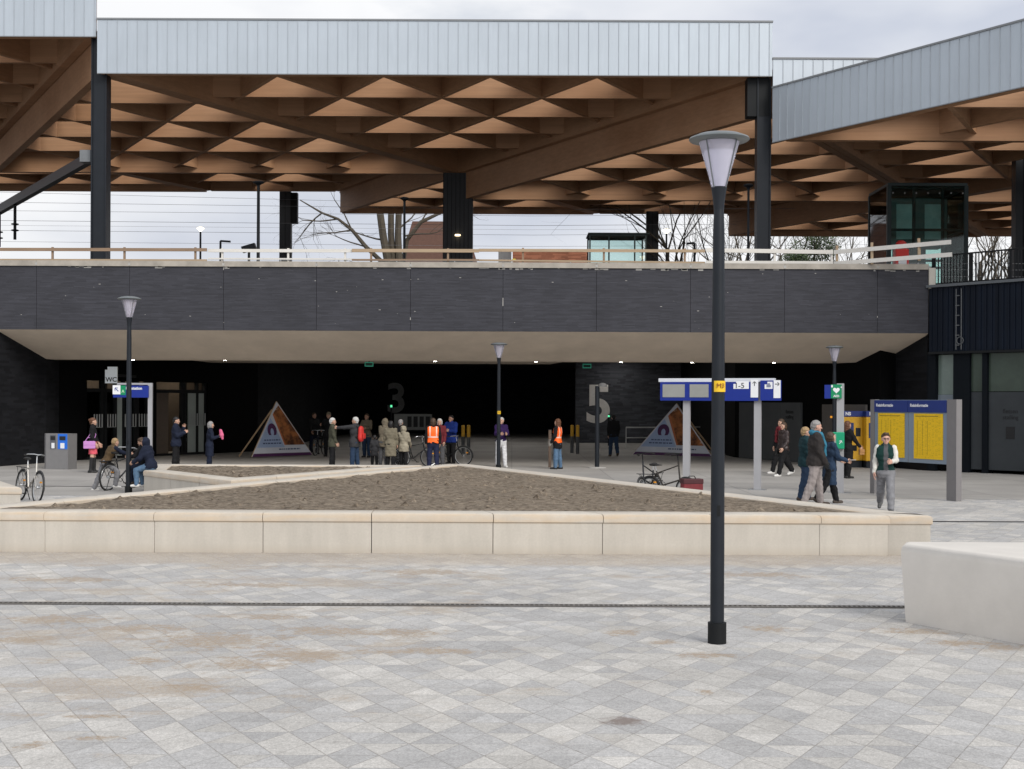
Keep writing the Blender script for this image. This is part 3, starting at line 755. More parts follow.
centre = thing('station_canopy', 'middle station canopy of triangular timber lattice under a straight grey metal fascia', 'canopy', (L_.x+W/2, D1, ZB))
unit(centre, [L_, R_, C_], zc); unit(centre, [L_, C_, CL], zc+.012); unit(centre, [C_, B1, B0], zc+.02); unit(centre, [C_, CR, B1], zc+.01)
fascia(centre, (L_.x, L_.y), (R_.x, R_.y), zc)
left = thing('station_canopy', 'raised timber station canopy at upper left, cut off by the frame', 'canopy', (LL.x+W/2, D1, zl))
unit(left, [LL, L_, CL], zl); unit(left, [CL, C_, B0], zl+.01); unit(left, [bigpt(-2, 1), CL, bigpt(-2, 2)], zl+.02); unit(left, [CL, B0, bigpt(-2, 2)], zl+.015)
fascia(left, (LL.x, LL.y), (L_.x-.06, L_.y), zl, 2.4)
right = thing('station_canopy', 'lower timber canopy right of the middle one, its pale fascia half hidden', 'canopy', (R_.x+W/2, D1, zr))
unit(right, [R_, CR, C_], zr+.012); unit(right, [R_, RR, CR], zr); unit(right, [CR, RR, bigpt(2, 1)], zr+.015); unit(right, [CR, bigpt(2, 1), B3], zr+.022); unit(right, [CR, B3, B1], zr+.018)
fascia(right, (R_.x+.03, R_.y), (RR.x, RR.y), zr)
RF = R_ + Vector((math.cos(R(-56)), math.sin(R(-56))))*W; RG = RF+(RR-R_)*.0+Vector((12, 0))
front = thing('station_canopy', 'nearest timber canopy with a blue-grey fascia slanting toward the viewer at right', 'canopy', (RF.x, RF.y, zf))
unit(front, [R_+Vector((.3, -.3)), RF, RR+Vector((0, -.3))], zf)
fascia(front, (R_.x+.1, R_.y-.3), (RF.x, RF.y), zf, 1.95)
# columns
def column(label, x, y, wdt, dep, ztop_, grooves=0, head=None):
    o = thing('station_column', label, 'column', (x, y, PLAT))
    h = ztop_-PLAT
    MB().bb(-wdt/2, wdt/2, -dep/2, dep/2, 0, h).build('shaft', steel_dark if not grooves else mat('column_cladding', (.02, .022, .026), .5, .2, 3, stretch=(1, 1, .2)), o)
    if grooves == 0:
        mb = MB()
        for s in (-1, 1): mb.bb(s*wdt/2-.05*(s > 0)-.0, s*wdt/2+.05*(s < 0), -dep/2-.06, -dep/2-.002, 0, h)
        mb.build('flange', steel_dark, o)
    else:
        mb = MB()
        for k in range(grooves+1):
            xx = -wdt/2+k*wdt/grooves; mb.bb(xx-.012, xx+.012, -dep/2-.02, -dep/2-.002, 0, h-.01)
        mb.build('cover_strip', steel_black, o)
    if head:
        MB().bb(*head).build('head_plate', steel_black, o)
    return o
column('dark steel canopy column at the left front corner of the middle canopy', wx(100.5, D1+.4, 200), D1+.45, 15.5*D1/F, .5, zl)
rc = column('dark steel canopy column with a stepped head at the right front corner', wx(763, D1+.3, 200), D1+.4, 14*D1/F, .45, zc, head=(-.62, .2, -.24, .3, zc-1.45-PLAT, zc-PLAT-.02))
cc = column('broad dark column under the middle of the timber roof', C_.x, C_.y-.1, 29*C_.y/F, 1.2, zc+.02, 7)
lg = emit('column_light', (1, .8, .5), 4)
MB().lathe([(.14, 0), (.14, .07)], 12, (0, -.72, wz(238, C_.y)-PLAT)).build('wall_light', lg, cc)
YB = BACK-.5
column('black rear column left of the bare tree', wx(286, YB, 220), YB, 11*YB/F, .6, zl-.1, 2, head=(-.1, .75, -.25, .25, zl-2.1-PLAT, zl-.15-PLAT))
column('black rear column beside the glass waiting shelter', wx(652, YB, 230), YB, 11.5*YB/F, .6, zc+.1, 2)
column('black column far right behind the bar railing', wx(1018, 60, 250), 60, .45, .45, zf+3, 0)
# catenary gantry arm left
ga = wp(92, 157, D1+.6); gb = wp(-6, 213, D1+14.6)
o = thing('gantry_arm', 'dark steel gantry arm reaching left from the left column, with insulators', 'gantry', ga)
mb = MB().beam((0, 0, 0), gb-ga, .26, .38); mb.build('arm', steel_dark, o)
MB().beam((0.02, 0, 0), (-.38, .0, 0), .5, .44).build('bracket', mat('bracket_grey', (.16, .17, .18), .5, .1), o)
for k, tt in ((0, .74), (1, .93)):
    p = (gb-ga)*tt; mb = MB().tube([p+Vector((0, 0, -.2)), p+Vector((0, 0, -1.75))], .07, 8)
    mb.build('insulator', steel_black, o)
    mb = MB()
    for q in range(2): mb.lathe([(.05, 0), (.17, .03), (.17, .07), (.05, .1)], 10, (p.x, p.y, p.z-1.1-q*.28))
    mb.build('insulator_disc', steel_black, o)

# ================================================================== TRACK LEVEL
MB().bb(-160, 160, YP+1.0, 330, 5.3, PLAT).build('track_bed', mat('track_ballast', (.075, .068, .062), .95, .2, 4, .2), kind='structure')
wood_b = mat('weathered_timber', (.24, .165, .11), .8, .18, 4, stretch=(.3, 4, 4)); wood_w = mat('whitewashed_timber', (.62, .60, .56), .8, .08, 4, stretch=(.3, 4, 4)); wood_t = mat('tan_timber', (.36, .27, .18), .8, .15, 4, stretch=(.3, 4, 4))
def rail(label, pa, pb, ya, yb, h, m, Y, posts, low=None, t=.035):
    a = wp(pa, ya, Y); b = wp(pb, yb, Y)
    o = thing('timber_guard_rail', label, 'railing', (a.x, Y, a.z))
    MB().beam(a, b, t, h*Y/F).build('top_rail', m, o, world=True)
    if low:
        a2 = wp(pa, low[0], Y); b2 = wp(pb, low[1], Y); MB().beam(a2, b2, t, low[2]*Y/F).build('lower_rail', low[3] if len(low) > 3 else m, o, world=True)
    for p in posts:
        q = wp(p, ya+(yb-ya)*(p-pa)/(pb-pa), Y); MB().bb(q.x-.035, q.x+.035, Y+.03, Y+.09, PLAT, q.z+.09).build('post', wood_b if m is not wood_w else m, o, world=True)
    return o
YR = YP+.75
rail('brown timber guard rail on the parapet at the left', -40, 207, 249.3, 249.8, 3.2, wood_b, YR, [-20, 52, 124, 195], (259.6, 260.2, 1.8, wood_t))
rail('whitewashed timber rail between the two brown rail lengths', 208, 352, 250.6, 250.8, 3.2, wood_w, YR+.06, [222, 288, 345], (258.6, 259.2, 1.5))
rail('brown timber guard rail on the parapet in front of the bare tree', 352, 479, 250.5, 250.8, 3.4, wood_t, YR, [371, 448], (259.8, 260, 1.8, wood_b))
rail('tan timber guard rail in front of the glass shelter', 479, 705, 250.2, 251.0, 3.0, wood_t, YR+.05, [523, 604, 685], (260.2, 262.6, 1.8))
rail('white timber rail right of the nearest lamp post', 706, 833, 250.2, 252.0, 4.0, wood_w, YR, [775, 832], (262.4, 263.0, 3.5))
a1 = wp(834, 252.2, YR); b1 = wp(951, 242.0, YP-2.0); a2 = wp(834, 263.6, YR); b2 = wp(952, 254.5, YP-2.0)
o = thing('timber_guard_rail', 'white timber double rail rising toward the right by the lift tower', 'railing', a1)
MB().beam(a1, b1, .04, .14).build('top_rail', wood_w, o, world=True); MB().beam(a2, b2, .04, .14).build('lower_rail', wood_w, o, world=True)
for tt in (.03, .34, .74):
    p = a1.lerp(b1, tt); q = a2.lerp(b2, tt); MB().beam(p+Vector((0, .06, .22)), q+Vector((0, .06, -.12)), .09, .08).build('post', wood_t, o, world=True)
# low mesh fence of thin posts behind the rails
o = thing('wire_fence', 'thin wire fence with slim posts behind the timber rails', 'fence', (0, YR+2.2, PLAT))
mb = MB()
for k in range(-15, 16): mb.bb(k*2.1-.02, k*2.1+.02, -.02, .02, 0, 1.05)
mb.build('posts', galv, o)
mb = MB()
for z in (.55, .8, 1.03): mb.tube([(-32, 0, z), (32, 0, z)], .008, 4)
mb.build('wires', galv, o)
# platform lamp posts
def plamp(label, x, y0, Y, w_, lit_, r=.05, arm=0):
    q = wp(x, y0, Y); o = thing('platform_lamp', label, 'lamp post', (q.x, Y, PLAT)); h = q.z-PLAT
    MB().tube([(0, 0, 0), (0, 0, h*.5), (0, 0, h)], [r*1.1, r, r*.9], 8).build('pole', steel_dark, o, smooth=True)
    if arm: MB().beam((0, 0, h), (arm, 0, h-.03), .12, .09).build('lamp_head', steel_dark, o)
    else: MB().lathe([(.05, -.12), (w_*.5, -.05), (w_, .0), (w_, .05), (w_*.6, .08)], 14, (0, 0, h)).build('lamp_head', lit_ or steel_dark, o)
warm = emit('platform_light', (1, .82, .5), 5)
plamp('tall slim platform lamp post right of the left column', 258.5, 183, 56, .24, None, .07)
plamp('short lit platform lamp left of the tall slim post', 200.5, 229, 62, .16, warm)
plamp('short unlit platform lamp with a side arm, left part of the platform', 220.5, 241, 66, .1, None, .06, .5)
plamp('slim platform lamp post in front of the bare tree trunks', 404.5, 199, 60, .2, None, .06)
plamp('slim tall platform lamp post beside the nearest lamp head', 748.5, 186, 52, .2, None, .05)
plamp('short lit platform lamp right of the glass shelter', 666.5, 231, 66, .2, warm)
plamp('short black platform lamp with a side arm near the small bare tree', 694.5, 243, 60, .1, None, .06, -.35)
p = wp(249, 250, 60); o = thing('platform_clock', 'dark angular information box on a post behind the parapet', 'sign', (p.x, 60, PLAT))
MB().bb(-.05, .05, -.05, .05, 0, p.z-PLAT).build('post', steel_dark, o); MB().beam((-.3, 0, p.z-PLAT+.0), (.3, 0, p.z-PLAT+.18), .3, .28).build('box', steel_dark, o)
# overhead wires
wm = mat('wire_dark', (.16, .16, .17), .6, 0)
wl = [(200, 207, 75, .009), (219, 221, 80, .011), (229, 230.5, 84, .010), (240, 243, 90, .010), (209, 213, 92, .012), (224, 226, 95, .008), (188, 212, 82, .009)]
for k, (ya, yb, Y, r) in enumerate(wl):
    a = wp(-160, ya, Y); b = wp(1180, yb, Y+6); mid = a.lerp(b, .5)
    o = MB().tube([a, a.lerp(b, .5)+Vector((0, 0, -.35)), b], r, 5).build('overhead_wire', wm); tag(o, 'thin overhead line wire stretched above the tracks', 'wire', 'overhead wires above the tracks')
# glass shelter on the platform
p = wp(620, 262, 72); q0 = wx(590, 72, 240); q1 = wx(646, 72, 240); zt_ = wz(234, 72, 620)
o = thing('glass_shelter', 'glass waiting shelter on the platform beside the rear column', 'shelter', (q0, 72, PLAT)); hh = zt_-PLAT; wd = q1-q0
gsh = glass('shelter_glass', (.86, .93, .92), .05)
mb = MB()
for xx in (0, wd*.34, wd*.8, wd): mb.bb(xx-.04, xx+.04, 0, .08, 0, hh)
mb.bb(0, wd, -.01, .09, hh-.1, hh); mb.bb(0, wd, 2.0, 2.08, hh-.1, hh); mb.bb(-.1, wd+.2, -.1, 2.2, hh, hh+.06)
for xx in (0, wd): mb.bb(xx-.04, xx+.04, 2.0, 2.08, 0, hh)
mb.build('frame', mat('shelter_frame', (.04, .06, .06), .5, .1), o)
MB().bb(.04, wd-.04, .03, .045, 0, hh-.1).build('glass_front', gsh, o); MB().bb(.04, wd-.04, 2.03, 2.045, 0, hh-.1).build('glass_back', gsh, o)
mb = MB().bb(wd*.55, wd*.72, .7, 1.1, 0, 1.75); mb.bb(wd*.45, wd*.72, .72, 1.08, 1.0, 1.55); mb.build('vending_machine', steel_black, o)
MB().bb(wd*.85, wd*1.0, .9, 1.3, 0, 2.4).build('dark_post_panel', steel_dark, o)
# house and wall behind the tracks
brick_r = darkbrick('red_brick', (.30, .135, .085))
tile_m = mat('roof_tile', (.095, .048, .034), .85, .25, 5, .3, stretch=(1, 1, 3))
hp = wp(445, 262, 125); xh0, xh1 = wx(384, 125), wx(494, 125)
o = thing('brick_house', 'brick house with steep brown tiled roof beyond the tracks', 'house', (hp.x, 125, PLAT-1)); zr_ = wz(219, 125); 
a0, a1_, xm0, xm1 = xh0-hp.x, xh1-hp.x, wx(408, 125)-hp.x, wx(462, 125)-hp.x
MB().bb(a0+.5, a1_-.5, .2, 9.0, 0, 4.2).build('wall', brick_r, o)
mb = MB(); zr2 = zr_-PLAT+1
mb.add([(a0-.3, -.3, 4.0), (a1_+.3, -.3, 4.0), (a1_+.3, 9.4, 4.0), (a0-.3, 9.4, 4.0), (xm0, 4.4, zr2+.35), (xm1, 4.4, zr2+.35)], [(0, 1, 5, 4), (1, 2, 5), (2, 3, 4, 5), (3, 0, 4), (3, 2, 1, 0)]); rf = mb.build('roof', tile_m, o)
w0, w1 = wx(512, 90), wx(588, 90); o = thing('brick_wall', 'low orange-red brick wall behind the platform, left of the shelter', 'wall', (w0, 90, PLAT))
MB().bb(0, w1-w0, 0, .3, 0, wz(250, 90, 550)-PLAT).build('brickwork', darkbrick('orange_brick', (.40, .165, .10)), o); MB().bb(-.05, w1-w0+.05, -.05, .35, wz(250, 90, 550)-PLAT+.003, wz(249, 90, 550)-PLAT).build('coping', coping_m, o)
p = wp(506, 258, 86); o = thing('signal_cabinet', 'small pale signalling cabinet behind the guard rail', 'cabinet', (p.x, 86, PLAT)); MB().bb(-.5, .35, 0, .6, 0, 1.5+p.z-PLAT-1.0).build('case', white_p, o, bevel=.03); MB().bb(-.03, .0, -.01, -.002, .3, 1.0).build('door_gap', steel_dark, o)
p = wp(514, 260.2, YR+.2); o = MB().box((p.x, p.y, p.z), (.13, .1, .09)).build('marker_block', mat('marker_yellow', (.6, .5, .05), .6, .1), None, bevel=.015); tag(o, 'small yellow marker block on the parapet by the brick wall', 'marker')

# ================================================================== TREES
bark = mat('bark', (.075, .062, .045), .9, .3, 3, .3, stretch=(1, 1, .25)); twig_m = mat('twig', (.06, .05, .042), .9, .1)
def branch(mb, tw, p, d, r, L, depth, rnd, spread=.5, up=.12):
    k = 4; pts = [p]; rs = [r]; q = Vector(p); dd = Vector(d).normalized()
    for i in range(k):
        wv = .05 if r > .15 else .13
        dd = (dd + Vector((rnd.gauss(0, wv), rnd.gauss(0, wv), rnd.gauss(0, .1)+up*.3))).normalized()
        q = q+dd*L/k; pts.append(q.copy()); rs.append(r*(1-.45*(i+1)/k))
    (mb if r > .022 else tw).tube(pts, rs, 6 if r > .04 else 4, caps=False)
    if depth == 0: return
    for c in range(rnd.randint(2, 3)+(depth > 2)):
        i = rnd.randint(1, k) if c else k
        nd = (dd + Vector((rnd.gauss(0, spread), rnd.gauss(0, spread*.6), rnd.gauss(0, spread*.7)+up))).normalized()
        branch(mb, tw, pts[i], nd, rs[i]*rnd.uniform(.5, .72), L*rnd.uniform(.55, .8), depth-1, rnd, spread, up)
def bare_tree(label, x, Y, stems, depth, seed, group=None):
    p = wp(x, 262, Y); o = thing('bare_tree', label, 'tree', (p.x, Y, PLAT-.3), 0, group); rnd = random.Random(seed)
    mb = MB(); tw = MB()
    for (dx, tilt, r, L) in stems:
        branch(mb, tw, Vector((dx, rnd.uniform(-.2, .2), 0)), Vector((tilt, rnd.uniform(-.1, .1), 1)), r, L, depth, rnd)
    mb.build('trunk', bark, o, smooth=True); tw.build('crown', twig_m, o, kind='stuff')
def big_tree():
    Y = 98; p = wp(392, 262, Y); o = thing('bare_tree', 'big bare tree with several thick trunks left of the broad column', 'tree', (p.x, Y, PLAT-.3)); rnd = random.Random(12); mb = MB(); tw = MB(); O = Vector((p.x, Y, PLAT-.3))
    def Q(x, y, dy=0): return wp(x, y, Y+dy)-O
    trunks = [([(392, 330), (388, 262), (383, 235), (379, 205), (374, 165), (366, 130)], .30, -.3), ([(394, 330), (393, 262), (391, 235), (391, 205), (393, 160), (398, 120)], .26, .2), ([(397, 330), (399, 262), (398, 235), (399, 205), (404, 165), (412, 130)], .27, .1), ([(399, 330), (403, 262), (407, 240), (421, 222), (440, 213), (470, 190)], .17, .5)]
    for pts, r, dy in trunks:
        P_ = [Q(x, y, dy) for x, y in pts]; mb.tube(P_, [r*k for k in (1.25, 1, .92, .85, .65, .4)], 8)
        for k in (3, 4, 4, 5, 5):
            d = (P_[k]-P_[k-1]).normalized()+Vector((rnd.gauss(0, .6), rnd.gauss(0, .4), .1)); branch(mb, tw, P_[k], d, r*.4, 2.2, 3, rnd)
    lean_ = [Q(*q) for q in ((391, 300), (383, 263), (366, 247), (352, 230), (338, 219), (322, 213), (300, 200))]; mb.tube(lean_, [.22, .19, .16, .13, .10, .08, .04], 7)
    for k, d in ((2, (-.8, .1, .15)), (3, (-.5, 0, .8)), (3, (-.9, .1, -.2)), (4, (-.9, .1, .05)), (5, (-.7, 0, -.5)), (1, (-.9, .2, .1))):
        branch(mb, tw, lean_[k], Vector(d), .06, 2.6, 3, rnd, .45, .0)
    for (x, y), d in (((384, 240), (-.8, 0, .3)), ((405, 236), (.8, 0, .2)), ((400, 228), (.6, 0, .5))): branch(mb, tw, Q(x, y), Vector(d), .07, 2.4, 3, rnd, .45, .0)
    mb.build('trunk', bark, o, smooth=True); tw.build('crown', twig_m, o, kind='stuff')
big_tree()
bare_tree('small bare tree right of the glass shelter', 662, 84, [(0, .05, .16, 6.0), (.15, .16, .12, 6.3), (-.1, -.12, .12, 5.8), (.3, .08, .10, 6.6)], 4, 9)
for x, Y, sd, lab in ((738, 108, 21, 'bare tree behind the slim platform lamp post'), (780, 100, 22, 'bare tree just right of the right front column'), (838, 112, 23, 'bare tree right of the evergreen, before the lift tower'), (975, 96, 24, 'bare tree seen through the bar railing, left one'), (1012, 104, 25, 'bare tree behind the railing at the right frame edge'), (716, 122, 26, 'bare tree half hidden behind the nearest lamp post')):
    bare_tree(lab, x, Y, [(0, .05, .22, 7.0), (.2, .14, .16, 6.6), (-.2, -.15, .16, 6.8), (0.05, .1, .12, 7.6)], 4, sd)
def leaf_mat():
    m, t = newmat('evergreen_leaf', .6, .3); g = t.N.new('ShaderNodeNewGeometry')
    t.L.new(t.mix(g.outputs['Random Per Island'], (.022, .045, .018), (.075, .11, .035)), t.col); return m
leafm = leaf_mat()
def evergreen(label, x, Y, wd, h, seed):
    p = wp(x, 262, Y); o = thing('evergreen_tree', label, 'tree', (p.x, Y, PLAT-.3)); rnd = random.Random(seed)
    MB().tube([(0, 0, 0), (.05, 0, h*.5), (0, 0, h*.92)], [.2, .13, .03], 7).build('trunk', bark, o)
    mb = MB(); cl = []
    for _ in range(60):
        zz = h*(1-.75*rnd.random()**1.3); a = rnd.uniform(0, 2*PI); rr = wd*math.sqrt(rnd.random())*(1-.55*(zz/h)**2)
        cl.append((Vector((rr*math.cos(a), rr*math.sin(a)*.8, zz)), rnd.uniform(.3, .75)))
    for c, r in cl:
        for _ in range(85):
            v = Vector((rnd.gauss(0, .5), rnd.gauss(0, .5), rnd.gauss(0, .42)))*r+c; a = Vector((rnd.gauss(0, 1), rnd.gauss(0, 1), rnd.gauss(0, 1))).normalized(); b = a.orthogonal().normalized(); s = rnd.uniform(.05, .11)
            mb.add([v-a*s, v+b*s*.5, v+a*s, v-b*s*.5], [(0, 1, 2, 3)])
    mb.build('crown', leafm, o, kind='stuff')
evergreen('dark evergreen tree between the right column and the lift tower', 814, 88, 2.3, 7.9, 5)
evergreen('lower dark evergreen bush beside the taller evergreen', 797, 92, 1.5, 6.6, 6)

# ================================================================== LIFT TOWER, RAILING AND CLAD BUILDING AT RIGHT
YLf = 54.0
lx0, lx1, lx2 = wx(868, YLf+2.6), wx(888, YLf), wx(965, YLf); zlt = wz(186, YLf, 925)
o = thing('lift_tower', 'tall dark glass lift tower standing on the platform at right', 'lift tower', ((lx1+lx2)/2, YLf+1.4, PLAT)); hh = zlt-PLAT; hw = (lx2-lx1)/2
gt = glass('lift_glass', (.74, .85, .83), .03); d_ = 1.4
mb = MB()
for sx in (-hw, hw):
    for sy in (-d_, d_): mb.bb(sx-.08, sx+.08, sy-.08, sy+.08, 0, hh)
for sx in (-hw*.35, hw*.4): mb.bb(sx-.06, sx+.06, -d_-.03, -d_+.05, 0, hh)
for z in (.02, hh*.36, hh*.62, hh-.14): mb.bb(-hw, hw, -d_-.02, -d_+.06, z, z+.1); mb.bb(-hw, hw, d_-.06, d_+.02, z, z+.1); mb.bb(-hw-.02, -hw+.06, -d_, d_, z, z+.1); mb.bb(hw-.06, hw+.02, -d_, d_, z, z+.1)
mb.bb(-hw-.05, hw+.05, -d_-.05, d_+.05, hh, hh+.12)
mb.build('steel_frame', mat('lift_frame', (.008, .02, .022), .5, .1), o)
mb = MB()
for sy in (-d_-.045, d_+.045): mb.bb(-hw, hw, sy-.006, sy+.006, 0, hh)
for sx in (-hw-.045, hw+.045): mb.bb(sx-.006, sx+.006, -d_, d_, 0, hh)
mb.build('glass_pane', gt, o)
mb = MB().bb(-hw*.75, hw*.75, -d_*.2, d_*.7, hh*.52, hh*.93); mb.build('lift_car', mat('lift_car', (.10, .17, .17), .35, .2, 2), o)
MB().bb(-hw*.6, -hw*.1, -d_*.2-.03, -d_*.2-.002, hh*.58, hh*.88).build('car_window', mat('car_window', (.55, .74, .73), .2, .2, 2), o); MB().bb(hw*.15, hw*.65, -d_*.2-.03, -d_*.2-.002, hh*.58, hh*.88).build('car_window', MATS['car_window'], o)
mb = MB().bb(-hw*.45, hw*.45, d_*.75, d_*.8, 0, hh*.9); mb.build('back_wall', mat('lift_back', (.015, .02, .02), .6, .2), o)
mb = MB()
for k in range(7): mb.box((-hw+.15+k*(2*hw-.3)/6, -d_-.07, hh-.3), (.04, .03, .04))
mb.build('glass_fixing', alu, o)
p = wp(899.5, 262, YLf-2); o = thing('red_machine', 'bright red machine standing before the glass lift tower', 'machine', (p.x, YLf-2.2, PLAT)); hh = wz(237, YLf-2, 900)-PLAT
redm = mat('red_paint', (.55, .02, .015), .4, .08)
MB().bb(-.26, .26, -.2, .2, 0, hh*.8).build('body', redm, o, bevel=.04); MB().lathe([(.2, 0), (.22, .1), (.2, .25), (.1, .33)], 14, (0, 0, hh*.8)).build('head', redm, o, smooth=True); MB().bb(-.16, .16, -.215, -.202, hh*.42, hh*.62).build('display', white_p, o)
# clad building
fa = wp(929, 350, YP); fb_dir = (wp(1024, 345, 42.3)-fa); fb_dir.z = 0; fb_dir.normalize(); Lb = 22
zc0 = wz(352, YP, 930); zc1 = wz(288, YP, 930)
cb = thing('corner_building', 'dark corner building with ribbed navy metal cladding over shaded glass at right', 'building', (fa.x, fa.y, 0), math.atan2(fb_dir.y, fb_dir.x))
def navy():
    m, t = newmat('navy_cladding', .55, .15); p = t.m_('FLOOR', t.m_('DIVIDE', t.x, .2)); v = t.white(t.comb(p, 1.0, 1.0)); big = t.noise(t.v, .6, 3)
    t.L.new(t.scale((.0055, .009, .017), t.m_('MULTIPLY', t.ramp(v, 0, 1, .8, 1.25), t.ramp(big, .3, .7, .85, 1.15))), t.col); return m
nv = navy()
MB().bb(0, Lb, .0, 5, zc0, zc1).build('cladding', nv, cb)
mb = MB(); x = .1
while x < Lb: mb.bb(x-.02, x+.02, -.035, -.002, zc0+.02, zc1-.02); x += .2
mb.build('cladding_rib', nv, cb)
MB().bb(-.06, Lb, -.12, 5, zc1+.002, zc1+.09).build('roof_edge', mat('roof_edge_grey', (.10, .11, .12), .5, .1), cb)
MB().bb(0, Lb, -.06, .3, zc0-.08, zc0-.003).build('lower_trim', steel_black, cb)
mb = MB()
for x in (1.05, 1.24): mb.tube([(x, -.07, zc0+.05), (x, -.07, zc1-.1)], .018, 6)
for k in range(6): mb.box((1.1, -.06, zc0+.2+k*.33), (.14, .05, .03))
mb.torus((1.2, -.08, zc0+.35), .12, .016, 'Y', 14, 5)
mb.build('cable_run', mat('cable_grey', (.10, .105, .11), .6, .1), cb)
MB().bb(-.6, Lb, 1.2, 1.4, 0, zc0-.01).build('inner_wall', facade_black, cb)
mb = MB()
for a, b in ((-.15, .18), (.85, 1.45), (1.9, 2.08), (3.5, 3.75), (5.9, 6.1), (8.2, 8.4), (10.5, 10.7)): mb.bb(a, b, .1, .5, 0, zc0-.082)
mb.build('pier', mat('pier_navy', (.005, .007, .010), .6, .1, spec=.1), cb)
zg = wz(391.5, 43.5, 1000)
gg = mat('shaded_glass', (.055, .075, .058), .2, .35, .6, spec=.25)
MB().bb(.18, .85, .3, .34, zg-.1, zc0-.1).build('pale_window', mat('pale_glass', (.16, .205, .18), .2, .15, 1.5), cb)
MB().bb(.18, .85, .27, .33, .05, zg-.43).build('lower_panel', MATS['facade_black'], cb)
MB().bb(.18, .85, .28, .34, zg-.42, zg-.105).build('sill_panel', mat('bluegrey_panel', (.16, .19, .22), .5, .06), cb)
for k, (a, b) in enumerate(((1.45, 1.9), (2.08, 3.5), (3.75, 5.9), (6.1, 8.2), (8.4, 10.5))):
    MB().bb(a, b, .22, .26, zg, zc0-.09).build('window', gg, cb)
    MB().bb(a+.01, b-.01, .20, .26, .12, zg-.02).build('lower_panel', mat('lower_panel_grey', (.040, .045, .049), .45, .15, 1.0, spec=.2), cb)
text('lettering', 'fietsen\nstalling', .2, MATS['faint_lettering'], cb, (2.85, .195, 1.95)); MB().box((2.85, .195, 1.35), (.3, .01, .4)).build('pictogram', MATS['faint_lettering'], cb)
# black bar railing on its roof
o = thing('bar_railing', 'black vertical bar railing on the roof of the dark corner building', 'railing', (fa.x, fa.y, zc1+.09), cb.rotation_euler.z)
zt_ = .98; mb = MB(); x = -.05
while x < Lb: mb.bb(x-.014, x+.014, .25, .28, 0, zt_); x += .115
mb.build('bars', steel_black, o)
mb = MB().bb(-.1, Lb, .24, .29, zt_, zt_+.05); mb.bb(-.1, Lb, .24, .29, .04, .08); mb.build('rails', steel_black, o)
mb = MB(); x = .0
while x < Lb: mb.bb(x-.04, x+.04, .22, .3, 0, zt_+.02); x += 1.4
mb.build('post', steel_black, o)
o = thing('concrete_upstand', 'pale L-shaped concrete end piece where the parapet meets the dark building', 'kerb', (XR, YP, 0))
x1 = .18*1; mb = MB().bb(XR+.003, XR+.22, YP-.06, YP+.5, wz(288.6, YP, 930), wz(268, YP, 930)); mb.build('upright', mat('upstand_concrete', (.55, .52, .46), .8, .1, 3), o, world=True)
MB().bb(XR+.222, XR+.62, YP-.1, YP+.5, wz(288.4, YP, 940), wz(285.6, YP, 940)).build('foot', MATS['upstand_concrete'], o, world=True)
# ================================================================== STREET LAMPS
lamp_glass = bpy.data.materials.new('lamp_bowl'); lamp_glass.use_nodes = True
_b = lamp_glass.node_tree.nodes['Principled BSDF']; _b.inputs['Base Color'].default_value = (.66, .64, .74, 1); _b.inputs['Roughness'].default_value = .22
_b.inputs['Transmission Weight'].default_value = .55; _b.inputs['IOR'].default_value = 1.2
yel_s = mat('sticker_yellow', (.75, .47, .02), .5, .05); lamp_grey = mat('lamp_cap_grey', (.15, .165, .17), .4, .08, metal=.3)
def street_lamp(label, loc, H, sticker=None, bands=True):
    o = thing('street_lamp', label, 'street lamp', loc, 0, 'street lamps on the plaza')
    z = H-4.8
    MB().lathe([(.088, 0), (.088, .195), (.068, .20)], 20).build('base_sleeve', steel_black, o, smooth=True)
    MB().lathe([(.066, .19), (.066, .9), (.062, 2.4+z*.5), (.055, 3.85+z), (.047, 4.08+z)], 20).build('pole', steel_dark, o, smooth=True)
    MB().lathe([(.047, 4.07+z), (.052, 4.13+z), (.066, 4.24+z), (.074, 4.285+z), (.07, 4.29+z)], 20).build('collar', steel_dark, o, smooth=True)
    MB().lathe([(.066, 4.285+z), (.07, 4.29+z), (.105, 4.42+z), (.158, 4.60+z), (.192, 4.72+z), (.185, 4.722+z)], 28).build('bowl', lamp_glass, o, smooth=True)
    mb = MB()
    for k in range(4):
        a = PI/4+k*PI/2; mb.tube([(.078*math.cos(a), .078*math.sin(a), 4.28+z), (.205*math.cos(a), .205*math.sin(a), 4.73+z)], .006, 6)
    mb.build('cage', lamp_grey, o)
    MB().lathe([(.19, 4.71+z), (.27, 4.722+z), (.285, 4.737+z), (.275, 4.752+z), (.2, 4.782+z), (.1, 4.80+z), (.0, 4.805+z)], 32).build('cap', lamp_grey, o, smooth=True)
    MB().lathe([(.0, 4.695+z), (.17, 4.70+z), (.185, 4.709+z), (.0, 4.7085+z)], 20).build('reflector', white_p, o, smooth=True)
    if sticker:
        zs, s = sticker
        st = MB(); n = 8
        for i in range(n):
            a0 = -PI/2+(i/n-.5)*2.0+.25; a1 = -PI/2+((i+1)/n-.5)*2.0+.25; r = .0685
            st.add([(r*math.cos(a0), r*math.sin(a0), zs-.052), (r*math.cos(a1), r*math.sin(a1), zs-.052), (r*math.cos(a1), r*math.sin(a1), zs+.052), (r*math.cos(a0), r*math.sin(a0), zs+.052)], [(0, 1, 2, 3)])
        st.build('sticker', yel_s, o)
        text('lettering', s, .06, mat('sticker_text', (.25, .07, .01), .6, 0), o, (.012, -.072, zs+.005))
    MB().box((.0, -.0655, 1.25), (.03, .006, .1)).build('hatch', steel_black, o)
    return o
p = gp(717, 643); street_lamp('nearest tall dark street lamp with a yellow sticker, right of centre', p, 4.8, (2.25+(403-385.5)*p.y/F, 'M3'))
